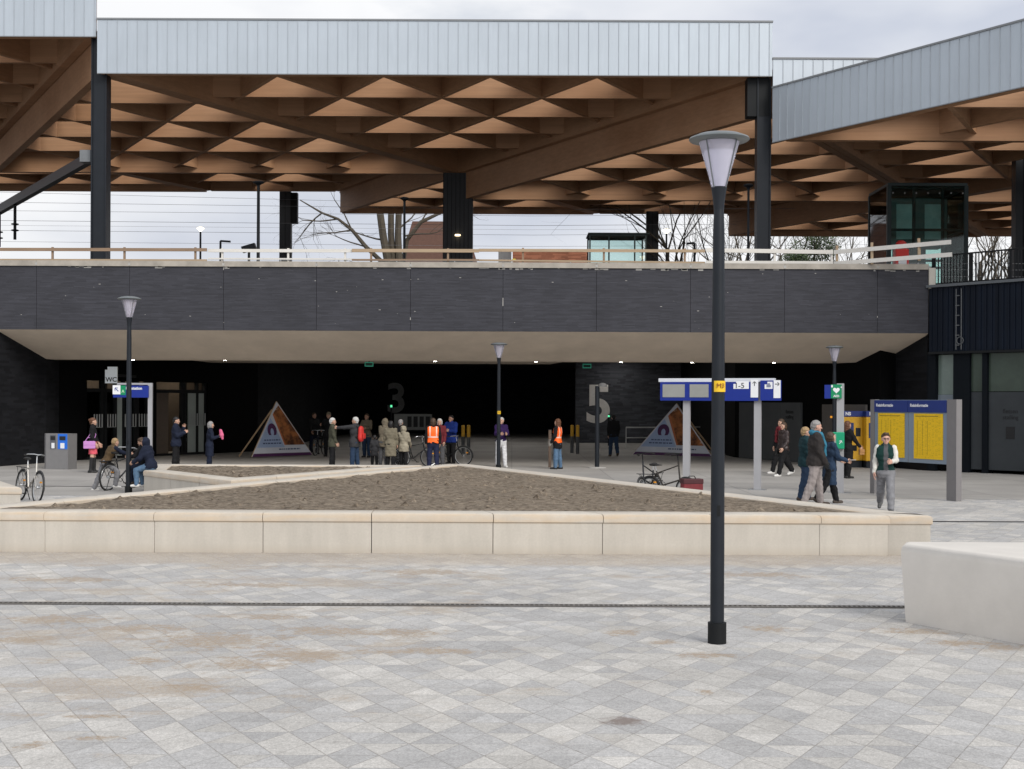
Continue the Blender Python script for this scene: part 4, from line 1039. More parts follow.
p = gp(128.5, 494); street_lamp('dark street lamp beside the children on the left', p, 4.8)
p = gp(498.5, 470.5); street_lamp('dark street lamp behind the planter apex, beside the person in white trousers', p, wz(342.5, p.y, 498), (wz(412.5, p.y, 498), 'M2'))
p = gp(834, 474); street_lamp('dark street lamp rising behind the green defibrillator column', p, wz(345.5, p.y, 832))
# slim camera post
p = gp(597, 468); o = thing('camera_post', 'slim dark post with a small grey hood, in front of the figure 5', 'post', p); h = wz(386, p.y, 597)
MB().tube([(0, 0, 0), (0, 0, h)], .078, 14).build('post', steel_dark, o, smooth=True); MB().lathe([(.32, 0), (.32, .03), (.1, .04)], 20).build('foot', mat('foot_pale', (.42, .41, .39), .7, .1), o)
MB().lathe([(.02, .0), (.17, .0), (.16, .05), (.10, .11), (.04, .13)], 16, (.18, -.02, h-.02)).build('hood', mat('hood_grey', (.12, .12, .12), .6, .1), o, smooth=True)
# yellow topped bollards
blk = mat('bollard_grey', (.07, .072, .075), .5, .1)
for k, (x, y0, y1, lab) in enumerate(((463, 425, 454, 'yellow-topped bollard beside the person in blue, left one of the pair'), (468.5, 425, 455, 'yellow-topped bollard beside the person in blue, right one of the pair'), (572, 425, 453, 'yellow-topped bollard right of the person in orange vest and jeans, left one of the pair'), (577.5, 425, 454, 'yellow-topped bollard right of the person in orange vest and jeans, right one of the pair'))):
    p = gp(x, y1); o = thing('bollard', lab, 'bollard', p, 0, 'yellow-topped bollards in the underpass'); h = wz(y0, p.y, x)
    MB().lathe([(.075, 0), (.075, h*.6)], 14).build('post', blk, o, smooth=True); MB().lathe([(.078, h*.6), (.078, h-.03), (.05, h), (.0, h+.005)], 14).build('yellow_top', mat('bollard_yellow', (.55, .30, .02), .5, .1), o, smooth=True)
p = gp(549.8, 467.5); o = thing('timber_post', 'brown weathered post just left of the person in orange vest and jeans', 'post', p); h = wz(430, p.y, 550)
MB().box((0, 0, h/2), (.10, .08, h)).build('post', mat('brown_post', (.11, .075, .055), .8, .2, 8), o, bevel=.01)
MB().box((0, 0, h+.012), (.115, .095, .02)).build('cap', steel_black, o)
# handrail barrier
p = gp(626, 449); o = thing('barrier_rail', 'pale tubular barrier rail beyond the camera post', 'railing', p); h = wz(427.5, p.y, 630)
mb = MB().tube([(0, 0, 0), (0, 0, h), (4.2, 2.2, h), (4.2, 2.2, 0)], .035, 8); mb.tube([(0, 0, h*.52), (4.2, 2.2, h*.52)], .025, 8)
mb.build('rail', mat('rail_pale', (.5, .5, .49), .5, .08), o)
p = gp(413, 449); Y = 66; q = wp(413, 449, Y); o = thing('notice_board', 'dim grey notice board with dark panes below the figure 3', 'notice board', (q.x, Y, 0)); z0, z1 = wz(430, Y, 413), wz(414, Y, 413); hw = 19*Y/F
MB().bb(-hw, hw, 0, .08, z0, z1).build('board', mat('board_dim', (.10, .105, .10), .6, .1), o)
for k in range(4): MB().bb(-hw*.3+k*hw*.32, -hw*.3+k*hw*.32+hw*.22, -.012, -.002, z0+.15, z1-.12).build('pane', steel_black, o)
for s in (-1, 1): MB().bb(s*hw*.8-.04, s*hw*.8+.04, .01, .07, 0, z0).build('leg', steel_dark, o)
gl_ = emit('signal_green', (.12, .8, .38), 1.2)
q = wp(391.3, 406, 70); o = thing('signal_light', 'small green signal light on a slim post, below the figure 3', 'signal light', (q.x, 70, 0)); MB().tube([(0, 0, 0), (0, 0, q.z+.1)], .04, 8).build('post', steel_black, o); MB().lathe([(0, 0), (.055, 0), (.055, .1), (0, .14)], 12, (0, -.02, q.z-.07)).build('lens', gl_, o)
q = wp(608.7, 416, 70); o = thing('signal_light', 'small green signal light on a slim post, beside the figure 5', 'signal light', (q.x, 70, 0)); MB().tube([(0, 0, 0), (0, 0, q.z+.1)], .04, 8).build('post', steel_black, o); MB().lathe([(0, 0), (.05, 0), (.05, .08), (0, .11)], 12, (0, -.02, q.z-.055)).build('lens', gl_, o)
# ================================================================== SIGNS AND BOARDS
def arrow(name, parent, c, s, ang, m, y):
    """flat arrow pointing along ang (0 = right, 90 = up) on a face looking to -Y"""
    mb = MB(); ca, sa = math.cos(ang), math.sin(ang)
    def T(u, v): return (c[0]+(u*ca-v*sa)*s, y, c[1]+(u*sa+v*ca)*s)
    t_ = .075
    mb.add([T(-.45, -t_), T(.38, -t_), T(.38, t_), T(-.45, t_)], [(0, 1, 2, 3)])
    for sg in (1, -1): mb.add([T(.45, 0), T(.45-.0, 0+.11*sg), T(.05, .40*sg+.04*sg), T(.05, .40*sg-.12*sg)], [(0, 1, 2, 3)])
    mb.build(name, m, parent)
# wide blue direction board
pl = gp(686.5, 486.5); pr = gp(757.5, 488)
pl = Vector((pl.x, 35.2, 0)); pl.x = wx(686.5, 35.2, 440); pr = Vector((wx(757.5, 34.6, 440), 34.6, 0)); ang = math.atan2(pr.y-pl.y, pr.x-pl.x)
o = thing('direction_board', 'wide blue direction board on two grey posts with the numbers 1-5', 'sign', pl, ang); L = (pr-pl).length
k = 35/F; zt_, zb_ = wz(378.3, 35, 700), wz(400.7, 35, 700); x0 = -28*k; x1 = L+(757.5-781)*-1*k; xm = L+2.2*k
for xx in (0, L): MB().bb(xx-.09, xx+.09, -.04, .10, 0, zt_-.1).build('post', sign_grey, o); MB().bb(xx-.22, xx+.22, -.16, .22, 0, .02).build('base_plate', galv, o)
MB().bb(x0, L+17*k, -.10, .14, zt_-.095, zt_).build('top_rail', mat('sign_rail', (.60, .62, .66), .45, .05), o)
MB().bb(x0+.05, xm-.03, -.13, -.045, zb_, zt_-.1).build('blue_panel', blue_p, o)
MB().bb(xm+.03, x1, -.14, -.045, zb_+.01, zt_-.06).build('blue_panel', blue_p, o)
scr = mat('display_grey', (.27, .275, .26), .35, .08, 3)
for a, b in ((-23.5, -1.0), (4, 23)): MB().bb(a*k, b*k, -.142, -.132, zb_+.09, zt_-.16).build('display', scr, o)
def plate(a, b, y0, y1, notch, yy):
    za, zb2 = wz(y0, 35, 740), wz(y1, 35, 740); nn = .07 if notch else .001
    MB().add([(a*k, yy, zb2), (b*k, yy, zb2), (b*k, yy, za), (a*k+nn, yy, za), (a*k+nn, yy, za-nn), (a*k, yy, za-nn)], [(0, 1, 2, 3, 4, 5)]).build('white_plate', white_p, o)
Lk = L/k
plate(Lk-23.2, Lk-8.0, 381.5, 389, True, -.134); plate(Lk-6.2, Lk+1.2, 380, 397.5, False, -.134); plate(Lk+7.5, Lk+15.2, 382, 389, True, -.144); plate(Lk+16.2, Lk+23.0, 380.5, 398, False, -.144)
text('lettering', '1-5', .20, black_txt, o, ((Lk-17.2)*k, -.137, wz(386, 35, 740)))
arrow('arrow', o, ((Lk-2.5)*k, wz(384, 35, 750)), .13, PI/2, black_txt, -.137); arrow('arrow', o, ((Lk+19.6)*k, wz(384.5, 35, 775)), .13, 0, black_txt, -.147)
mb = MB().bb((Lk+9.3)*k, (Lk+13.5)*k, -.147, -.145, wz(387.6, 35, 770), wz(385, 35, 770)); mb.bb((Lk+10.3)*k, (Lk+12.7)*k, -.147, -.145, wz(384.9, 35, 770), wz(383.6, 35, 770)); mb.build('pictogram', mat('picto_grey', (.2, .22, .3), .6, 0), o)
# bus sign at left
Y = 42.5; q = wp(150, 460, Y); k = Y/F; o = thing('direction_sign', 'blue sign lettered Busstation hung from a pale angled post, left', 'sign', (q.x, Y, 0)); zt_ = wz(383, Y, 150)
MB().bb(-2.0*k, 2.2*k, -.05, .05, 0, zt_).build('post', sign_grey, o); MB().bb(-33*k, -2.05*k, -.05, .05, zt_-.06, zt_).build('arm', sign_grey, o)
z1, z0 = wz(385.6, Y, 130), wz(397.5, Y, 130)
MB().bb(-36*k, -.8*k, -.13, -.055, z0, z1).build('blue_panel', blue_p, o); MB().bb(-36.3*k, -28.6*k, -.142, -.132, z0+.10, z1+.01).build('white_plate', white_p, o); MB().bb(-28.4*k, -23.4*k, -.142, -.132, z0+.08, z1-.0).build('green_plate', green_p, o)
arrow('arrow', o, (-32.3*k, (z0+z1)/2+.06), .17, R(135), blue_p, -.145)
text('lettering', 'Busstation', .125, white_p, o, (-27*k+.12, -.135, z1-.09), align='LEFT', bold=.003)
text('lettering', 'A', .14, mat('pale_green', (.5, .75, .5), .6, 0), o, (-26*k, -.146, (z0+z1)/2))
# defibrillator column
p = gp(839, 493); o = thing('defibrillator_column', 'grey column with a green heart sign lettered AED and a green cabinet', 'sign', p, R(-14)); k = p.y/F; zt_ = wz(383.5, p.y, 839)
MB().bb(-2.6*k, 4.6*k, -.04, .12, 0, zt_).build('column', sign_grey, o); MB().bb(-.25, .3, -.12, .2, 0, .015).build('base_plate', galv, o)
zs1, zs0 = wz(384.5, p.y, 830), wz(398.3, p.y, 830)
MB().bb(-8.2*k, 2.2*k, -.11, -.045, zs0, zs1).build('green_panel', green_p, o); MB().bb(-14.5*k, -8.3*k, -.10, .05, zs0-.005, zs1-.01).build('blue_panel', blue_p, o)
mb = MB(); zc_ = (zs0+zs1)/2+.03; cxh = -3*k
for i in range(24):
    a = 2*PI*i/24; mb.v.append((cxh+.0072*16*math.sin(a)**3*.72, -.114, zc_+.0072*(13*math.cos(a)-5*math.cos(2*a)-2*math.cos(3*a)-math.cos(4*a))*.72))
mb.f.append(list(range(24))); mb.m.append(0); mb.build('heart', white_p, o)
mb = MB().bb(cxh+.10, cxh+.145, -.1145, -.112, zc_+.07, zc_+.083); mb.bb(cxh+.116, cxh+.129, -.1155, -.1135, zc_+.054, zc_+.099); mb.build('cross', white_p, o); mb = MB().bb(-8*k, -6.4*k, -.1145, -.112, zs1-.075, zs1-.015); mb.build('corner_mark', white_p, o)
text('lettering', 'AED', .075, white_p, o, (cxh, -.114, zs0+.055), bold=.002)
za, zb2 = wz(432, p.y, 836), wz(448.6, p.y, 836)
MB().bb(-9.5*k, 5.0*k, -.27, -.045, zb2, za).build('cabinet', mat('cabinet_green', (.01, .30, .15), .35, .08), o, bevel=.02); MB().bb(-8.8*k, -3.0*k, -.277, -.272, zb2+.05, za-.05).build('cabinet_window', mat('cabinet_pane', (.30, .36, .33), .2, .2, 6), o); arrow('check_mark', o, (1.2*k, (za+zb2)/2-.04), .11, R(60), white_p, -.275)
# timetable board
pa = gp(872.5, 493.5); pb_ = gp(952, 501); ang = math.atan2(pb_.y-pa.y, pb_.x-pa.x); L = (pb_-pa).length
o = thing('timetable_board', 'grey board with two yellow timetables under blue Reisinformatie headers', 'notice board', pa, ang)
k1, k2 = pa.y/F, pb_.y/F; kk = (k1+k2)/2; H_ = wz(399.5, pa.y, 872)
bpost = mat('board_post', (.19, .18, .18), .5, .05)
MB().bb(-.06, .10, -.03, .12, 0, H_).build('post', bpost, o); MB().bb(L-.15, L+.16, -.03, .14, 0, H_).build('post', bpost, o)
bz0, bz1 = wz(460, pa.y, 880), H_-.01; bx0, bx1 = .105, L-.155
MB().bb(bx0, bx1, -.02, .10, bz0, bz1).build('panel', mat('board_bluegrey', (.20, .245, .30), .4, .06, 3), o)
bm_ = (bx0+bx1)/2-.04
MB().bb(bx0, bm_-.006, -.045, -.022, bz1-.30, bz1-.012).build('header', navy_p, o); MB().bb(bm_+.006, bx1, -.045, -.022, bz1-.30, bz1-.012).build('header', navy_p, o)
text('lettering', 'Reisinformatie', .105, white_p, o, (bx0+.07, -.048, bz1-.135), align='LEFT', bold=.002); text('lettering', 'Reisinformatie', .105, white_p, o, (bm_+.08, -.048, bz1-.135), align='LEFT', bold=.002)
def timetable():
    m, t = newmat('timetable_print', .45, .4)
    cx_ = t.m_('FLOOR', t.m_('MULTIPLY', t.x, 9)); r_ = t.m_('FLOOR', t.m_('MULTIPLY', t.z, 70)); w_ = t.white(t.comb(cx_, r_, 1.0)); fine = t.white(t.comb(t.m_('FLOOR', t.m_('MULTIPLY', t.x, 120)), r_, 2.0))
    ink = t.m_('MULTIPLY', t.m_('GREATER_THAN', w_, .35), t.m_('GREATER_THAN', fine, .55)); gap = t.m_('LESS_THAN', t.m_('FRACT', t.m_('MULTIPLY', t.z, 70)), .55); edge = t.m_('LESS_THAN', t.m_('FRACT', t.m_('MULTIPLY', t.x, 9)), .8)
    t.L.new(t.mix(t.m_('MULTIPLY', t.m_('MULTIPLY', t.m_('MULTIPLY', ink, gap), edge), .5), (.80, .50, .008), (.12, .08, .01)), t.col); return m
tt = timetable()
for a, b in ((bx0+.13, bm_-.13), (bm_+.20, bx1-.12)):
    MB().bb(a, b, -.034, -.022, bz0+.10, bz1-.33).build('timetable', tt, o)
    mb = MB(); mb.bb(a+.05, b-.15, -.037, -.0345, bz1-.40, bz1-.385)
    for q in range(3): mb.bb(a+.12+q*.17, a+.126+q*.17, -.037, -.0345, bz0+.2, bz1-.5)
    mb.build('rule', mat('print_rule', (.22, .15, .02), .6, 0), o)
MB().bb(bm_-.003, bm_+.003, -.03, -.018, bz0, bz1-.3).build('joint', galv, o)
# ticket machines
tym = mat('machine_yellow', (.60, .33, .015), .4, .08)
for a, b, Y, lab in ((842, 863, 47.0, 'yellow ticket machine with blue header, behind the defibrillator column'), (866, 887, 46.6, 'yellow ticket machine mostly hidden behind the timetable board')):
    q = wp((a+b)/2, 460, Y); o = thing('ticket_machine', lab, 'ticket machine', (q.x, Y, 0)); hw = (b-a)/2*Y/F; zt_ = wz(411, Y, 850)
    MB().bb(-hw, hw, 0, .6, .25, zt_-.2).build('body', tym, o, bevel=.03); MB().bb(-hw+.03, hw-.03, .05, .6, 0, .25).build('plinth', steel_dark, o); MB().bb(-hw, hw, -.02, .6, zt_-.197, zt_).build('header', navy_p, o)
    MB().bb(-hw*.75, hw*.1, -.012, -.002, zt_-.95, zt_-.42).build('screen', mat('machine_screen', (.01, .03, .13), .2, .1), o); MB().bb(hw*.3, hw*.75, -.012, -.002, zt_-.9, zt_-.6).build('keypad', steel_dark, o); MB().bb(-hw*.6, hw*.4, -.012, -.002, .6, .8).build('tray', steel_black, o)
    text('lettering', 'NS', .16, white_p, o, (-hw*.45, -.023, zt_-.1), bold=.006)
q = wp(832.5, 417, 48.5); o = thing('wall_light', 'small orange light on the taupe wall left of the ticket machines', 'wall light', q); MB().box((0, 0, 0), (.16, .08, .08)).build('lens', emit('orange_lens', (.9, .35, .02), .5), o, bevel=.01); MB().box((0, .09, 0), (.1, .12, .05)).build('bracket', steel_dark, o)
# recycling bins
p = gp(60, 469); o = thing('recycling_bin', 'grey double recycling bin with one blue front, by the black wall', 'bin', (p.x, p.y, 0), R(-16)); k = p.y/F
binm = mat('bin_grey', (.22, .215, .215), .45, .06, 6, metal=.3); z1 = wz(433.5, p.y, 60); hw = 14.2*k
mb = MB(); pr_ = [(-hw+.02, -.0), (hw, 0), (hw, .5), (-hw, .5)]
pts = [(hw, -.25), (hw, .25), (-hw+.1, .25)] + [(-hw+.16+.0-.25*math.cos(a)*.9, .25*math.sin(a)) for a in [PI/2-PI*i/8 for i in range(1, 8)]] + [(-hw+.1, -.25)]
MB().prism(pts, 0, z1).build('body', binm, o)
MB().bb(-.0-hw*.42, hw*.02, -.262, -.252, z1*.57, z1-.05).build('grey_front', mat('bin_front', (.10, .105, .12), .45, .05), o); MB().bb(hw*.2, hw*.96, -.262, -.252, z1*.57, z1-.005).build('blue_front', mat('bin_blue', (.015, .14, .62), .4, .05), o)
for a, b in ((-hw*.38, -hw*.02), (hw*.34, hw*.82)): MB().bb(a, b, -.27, -.263, z1*.82, z1*.93).build('slot', black_txt, o)
for a, b in ((-hw*.30, -hw*.06), (hw*.42, hw*.74)): MB().bb(a, b, -.269, -.263, z1*.59, z1*.74).build('pictogram', white_p, o)
# triangular display boards
def print_mat():
    m, t = newmat('warm_print', .5, .3)
    n = t.noise(t.v, 2.6, 5, .6); n2 = t.noise(t.v, 1.7, 3)
    c = t.mix(t.ramp(n, .38, .62), (.055, .02, .01), (.42, .15, .045)); c = t.mix(t.ramp(n2, .60, .66), c, (.68, .52, .36)); t.L.new(c, t.col); return m
wpm = print_mat(); board_w = mat('print_white', (.55, .57, .62), .5, .05, 3); board_b = mat('print_paleblue', (.33, .42, .60), .5, .12, 1.6); purple = mat('print_purple', (.07, .015, .075), .5, .1); pine = mat('pine_strip', (.42, .28, .16), .7, .15, 8); ink = mat('print_ink', (.05, .07, .16), .6, 0)
def tri_board(label, apex, bl, br, yaw, back, half=None):
    base = (bl+br)/2; o = thing('triangular_board', label, 'display board', (base.x, base.y, 0), yaw); wd = half or (br-bl).length/2; h = apex
    lean = .42
    def T(u, v, e=0.0): return (u*wd, lean*v-e, h*v+.05)      # u -1..1 , v 0..1
    def sheet(name, pts, e, m, th=.02):
        mb = MB(); n = len(pts); mb.add([T(u, v, e) for u, v in pts]+[T(u, v, e-th) for u, v in pts], [tuple(range(n)), tuple(range(2*n-1, n-1, -1))]+[(i, (i+1) % n, n+(i+1) % n, n+i) for i in range(n)]); return mb.build(name, m, o)
    sheet('board', [(-1, 0), (1, 0), (0, 1)], 0.0, board_w, .04)
    sheet('blue_field', [(-.80, .16), (.1, .16), (-.26, .70)], .006, board_b, .004)
    sheet('picture', [(.14, .20), (.78, .20), (.04, .93), (-.14, .80)], .007, wpm, .004)
    sheet('orange_edge', [(.10, .20), (.14, .20), (-.14, .80), (-.18, .76)], .008, mat('print_orange', (.45, .14, .05), .5, .1), .004)
    sheet('purple_band', [(-.985, 0.0), (.985, 0.0), (.93, .055), (-.93, .055)], .006, purple, .004)
    mb = MB(); pts = []
    for i in range(15):                                                              # arch-shaped emblem
        a = PI*1.22-(PI*1.44)*i/14; pts.append((-.26+.15*math.cos(a), .47+.13*math.sin(a)))
    inner = [(-.26+.055*math.cos(PI*1.3-(PI*1.6)*i/14), .44+.07*math.sin(PI*1.3-(PI*1.6)*i/14)) for i in range(15)]
    for i in range(14): mb.add([T(*pts[i], .013), T(*pts[i+1], .013), T(*inner[i+1], .013), T(*inner[i], .013)], [(0, 1, 2, 3)])
    mb.build('emblem', purple, o)
    for vv, a, b in ((.285, -.55, -.02), (.225, -.6, .0), (.115, -.1, .6)):
        mb = MB(); u = a; r_ = random.Random(int(vv*1000))
        while u < b:
            w_ = r_.uniform(.03, .09); mb.add([T(u, vv, .013), T(min(b, u+w_), vv, .013), T(min(b, u+w_), vv+.022, .013), T(u, vv+.022, .013)], [(0, 1, 2, 3)]); u += w_+.02
        mb.build('small_print', ink, o, kind='stuff')
    mb = MB(); mb.beam(T(-1, 0, -.02), T(0, 1, -.02), .03, .03); mb.beam(T(1, 0, -.02), T(0, 1, -.02), .03, .03); mb.build('frame', pine, o)
    for s in back: MB().beam(T(s*.15, .85, -.06), (s*wd*.72, lean+1.0, 0.02), .05, .06).build('prop', pine, o)
    return o
a, b = gp(258.5, 458.5), gp(309.5, 454.5)
tri_board('triangular display board on wooden props at the left mouth of the underpass', wz(401.5, 54, 278)-.05, Vector((wx(283, 53.8), 53.8, 0)), Vector((wx(283, 53.8), 53.8, 0)), R(48), (-1, 1), 1.55)
a, b = gp(632.5, 455.5), gp(712, 458)
tri_board('triangular display board behind the parked bicycles at right', wz(403.5, a.y, 678)-.05, a, b, math.atan2(b.y-a.y, b.x-a.x), (-1, 1))
q = gp(182, 470); o = thing('broom', 'thin dark floor stand leaning by the toilet doors', 'stand', wp(178, 463, 45.5)*1); o.location.z = 0
mb = MB().tube([(0, 0, 0), (0, 0, .95)], .02, 6); mb.tube([(0, 0, .05), (.45, -.3, .02)], .025, 6); mb.tube([(0, 0, .05), (-.1, .3, .02)], .025, 6); mb.build('frame', steel_black, o); MB().box((0, 0, .97), (.12, .05, .05)).build('grip', steel_dark, o)
# ================================================================== PEOPLE: smooth implicit figures meshed with surface nets
def surface_nets(Fv, org, h):
    inside_ = Fv < 0
    c = [inside_[i:Fv.shape[0]-1+i, j:Fv.shape[1]-1+j, k:Fv.shape[2]-1+k] for i in (0, 1) for j in (0, 1) for k in (0, 1)]
    tot = sum(x.astype(np.int8) for x in c); act = (tot > 0) & (tot < 8)
    acc = np.zeros(act.shape+(3,), np.float32); cnt = np.zeros(act.shape, np.float32)
    nx, ny, nz = act.shape
    for ax in range(3):
        o1, o2 = [a for a in range(3) if a != ax]
        for u in (0, 1):
            for v in (0, 1):
                s0 = [0, 0, 0]; s0[o1] = u; s0[o2] = v; s1 = list(s0); s1[ax] = 1
                A = Fv[s0[0]:s0[0]+nx, s0[1]:s0[1]+ny, s0[2]:s0[2]+nz]; B = Fv[s1[0]:s1[0]+nx, s1[1]:s1[1]+ny, s1[2]:s1[2]+nz]
                m = (A < 0) != (B < 0); t = np.where(m, A/np.where(m, A-B, 1), 0)
                for a in range(3): acc[..., a] += np.where(m, (t if a == ax else s0[a]), 0)
                cnt += m
    idx = -np.ones(act.shape, np.int64); ii = np.argwhere(act); idx[act] = np.arange(len(ii))
    V = (ii + acc[act]/np.maximum(cnt[act], 1)[:, None])*h + org
    faces = []
    for ax in range(3):
        o1, o2 = [(1, 2), (2, 0), (0, 1)][ax]
        sl0 = [slice(None)]*3; sl1 = [slice(None)]*3; sl0[ax] = slice(0, -1); sl1[ax] = slice(1, None)
        a = inside_[tuple(sl0)]; b = inside_[tuple(sl1)]
        E = np.argwhere(a != b)
        if len(E) == 0: continue
        ok = (E[:, o1] > 0) & (E[:, o2] > 0) & (E[:, o1] < act.shape[o1]) & (E[:, o2] < act.shape[o2]) & (E[:, ax] < act.shape[ax])
        E = E[ok]; fl = a[tuple(E.T)]
        def g(d1, d2):
            q = E.copy(); q[:, o1] -= d1; q[:, o2] -= d2; return idx[tuple(q.T)]
        q = np.stack([g(0, 0), g(1, 0), g(1, 1), g(0, 1)], 1); q = np.where(fl[:, None], q[:, ::-1], q); faces.append(q)
    return V, np.concatenate(faces)
def sdf_mesh(prims, h, cuts=(), frame=None):
    """prims: (a, b, ra, rb, flat, k); flat squashes along the figure's front-back axis"""
    P0 = np.array([np.minimum(np.array(p[0])-max(p[2], p[3]), np.array(p[1])-max(p[2], p[3])) for p in prims]).min(0)-2.5*h
    P1 = np.array([np.maximum(np.array(p[0])+max(p[2], p[3]), np.array(p[1])+max(p[2], p[3])) for p in prims]).max(0)+2.5*h
    n = np.ceil((P1-P0)/h).astype(int)+1
    g = np.stack(np.meshgrid(*[P0[i]+h*np.arange(n[i]) for i in range(3)], indexing='ij'), -1).astype(np.float32)
    D = None
    for a, b, ra, rb, fl, k in prims:
        a = np.array(a, np.float32); b = np.array(b, np.float32); ba = b-a; L2 = float(ba@ba)
        Q = g-a
        if L2 > 1e-9:
            t = np.clip((Q@ba)/L2, 0, 1); Q = Q-t[..., None]*ba
        else: t = np.zeros(g.shape[:3], np.float32)
        if fl != 1: Q = Q/np.array([1, fl, 1], np.float32)
        d = np.sqrt((Q*Q).sum(-1))-(ra+(rb-ra)*t)
        if D is None: D = d
        else:
            hh = np.clip(.5+.5*(D-d)/k, 0, 1); D = D*(1-hh)+d*hh-k*hh*(1-hh)
    for c in cuts: D = np.maximum(D, c(g))
    return surface_nets(D, P0, h)
def np_mesh(name, V, Fc, mats, parent, mi=None):
    if name in ('jacket', 'coat', 'trousers', 'sleeve', 'skirt', 'scarf', 'hood'):      # soft creases in the cloth
        ph = random.random()*6
        am = .55 if name == 'trousers' else 1.0
        V = V+am*.0045*np.sin(V[:, [2, 0, 1]]*np.array([41., 33., 37.])+V[:, [1, 2, 0]]*23+ph)+.0035*np.sin(V[:, [1, 2, 0]]*np.array([71., 64., 83.])+V*31+ph)
    me = bpy.data.meshes.new(name); me.from_pydata(V.tolist(), [], Fc.tolist())
    for m in mats: me.materials.append(m)
    if mi is not None: me.polygons.foreach_set('material_index', mi)
    me.polygons.foreach_set('use_smooth', [True]*len(me.polygons)); me.update()
    o = bpy.data.objects.new(name, me); COL.objects.link(o); o.parent = parent; return o
skin_m = mat('skin', (.50, .30, .215), .55, .08, 20); skin_p = mat('skin_rosy', (.55, .32, .245), .55, .08, 20); skin_d = mat('skin_tan', (.36, .20, .14), .55, .08, 20)
eye_m = mat('eye_dark', (.03, .02, .018), .3, 0); lip_m = mat('lips', (.36, .13, .11), .5, 0)
def e3(x, y, z): return np.array((x, y, z), float)
def pr(a, b, ra, rb=None, fl=1.0, k=.03): return (tuple(a), tuple(b), ra, rb if rb is not None else ra, fl, k)
# head template: face to +y, eyes at z = 0, 0.235 tall
HEAD = sdf_mesh([pr((0, -.018, .035), (0, -.012, .03), .083, .083, 1.12), pr((0, .012, -.03), (0, .03, -.07), .062, .045, 1.0, .04), pr((0, .055, -.085), (0, .058, -.088), .024, .022, 1, .03),
                 pr((0, .078, .004), (0, .099, -.032), .009, .014, 1, .012), pr((-.03, .068, .022), (.03, .068, .022), .014, .014, 1, .02), pr((-.04, .05, -.03), (-.04, .045, -.04), .022, .022, 1, .03), pr((.04, .05, -.03), (.04, .045, -.04), .022, .022, 1, .03),
                 pr((-.02, .07, -.063), (.02, .07, -.063), .012, .012, 1, .015), pr((-.082, -.01, .005), (-.08, -.012, -.028), .014, .011, 1.4, .008), pr((.082, -.01, .005), (.08, -.012, -.028), .014, .011, 1.4, .008),
                 pr((0, -.02, -.05), (0, -.035, -.20), .054, .060, 1, .03)], .0085)
def head_mi():
    V, Fc = HEAD; c = V[Fc].mean(1); mi = np.zeros(len(Fc), int)
    for s in (-1, 1): mi[(np.abs(c[:, 0]-s*.031) < .013) & (np.abs(c[:, 2]) < .0085) & (c[:, 1] > .05)] = 1
    mi[(np.abs(c[:, 0]) < .022) & (np.abs(c[:, 2]+.063) < .007) & (c[:, 1] > .06)] = 2
    return mi
HEAD_MI = head_mi()
def hand_tpl(curl):
    ps = [pr((0, .018, -.02), (0, .02, -.085), .017, .016, 1.5, .02), pr((0, -.018, -.02), (0, -.022, -.083), .017, .015, 1.5, .02), pr((0, 0, 0), (0, 0, -.04), .024, .024, 1.2, .02)]
    for y, z, L in ((.034, -.092, .072), (.012, -.097, .082), (-.011, -.095, .076), (-.033, -.088, .060)):
        p = Vector((0, y, z)); a = .12
        for q, w_ in enumerate((.45, .32, .23)):
            a += curl*(.5 if q == 0 else .75); d = Vector((-math.sin(a), y*.6, -math.cos(a))).normalized(); n_ = p+d*L*w_
            ps.append(pr(p, n_, .0095-.0008*q, .0088-.0008*q, 1, .004)); p = n_
    p = Vector((-.004, .03, -.025)); 
    for d, L, r in ((Vector((-.35, .6, -.7)), .04, .0125), (Vector((-.3, .25, -.9)), .032, .0108), (Vector((-.35, .0, -.95)), .026, .0095)):
        n_ = p+d.normalized()*L; ps.append(pr(p, n_, r, r*.92, 1, .006)); p = n_
    return sdf_mesh(ps, .0062)
HANDS = {'relaxed': hand_tpl(.35), 'grip': hand_tpl(1.05)}
cloth_cache = {}
def cloth(name, col, rough=.85, bump=.25):
    return mat('cloth_'+name, col, rough, .22, 7, bump, bscale=16, spec=.2)
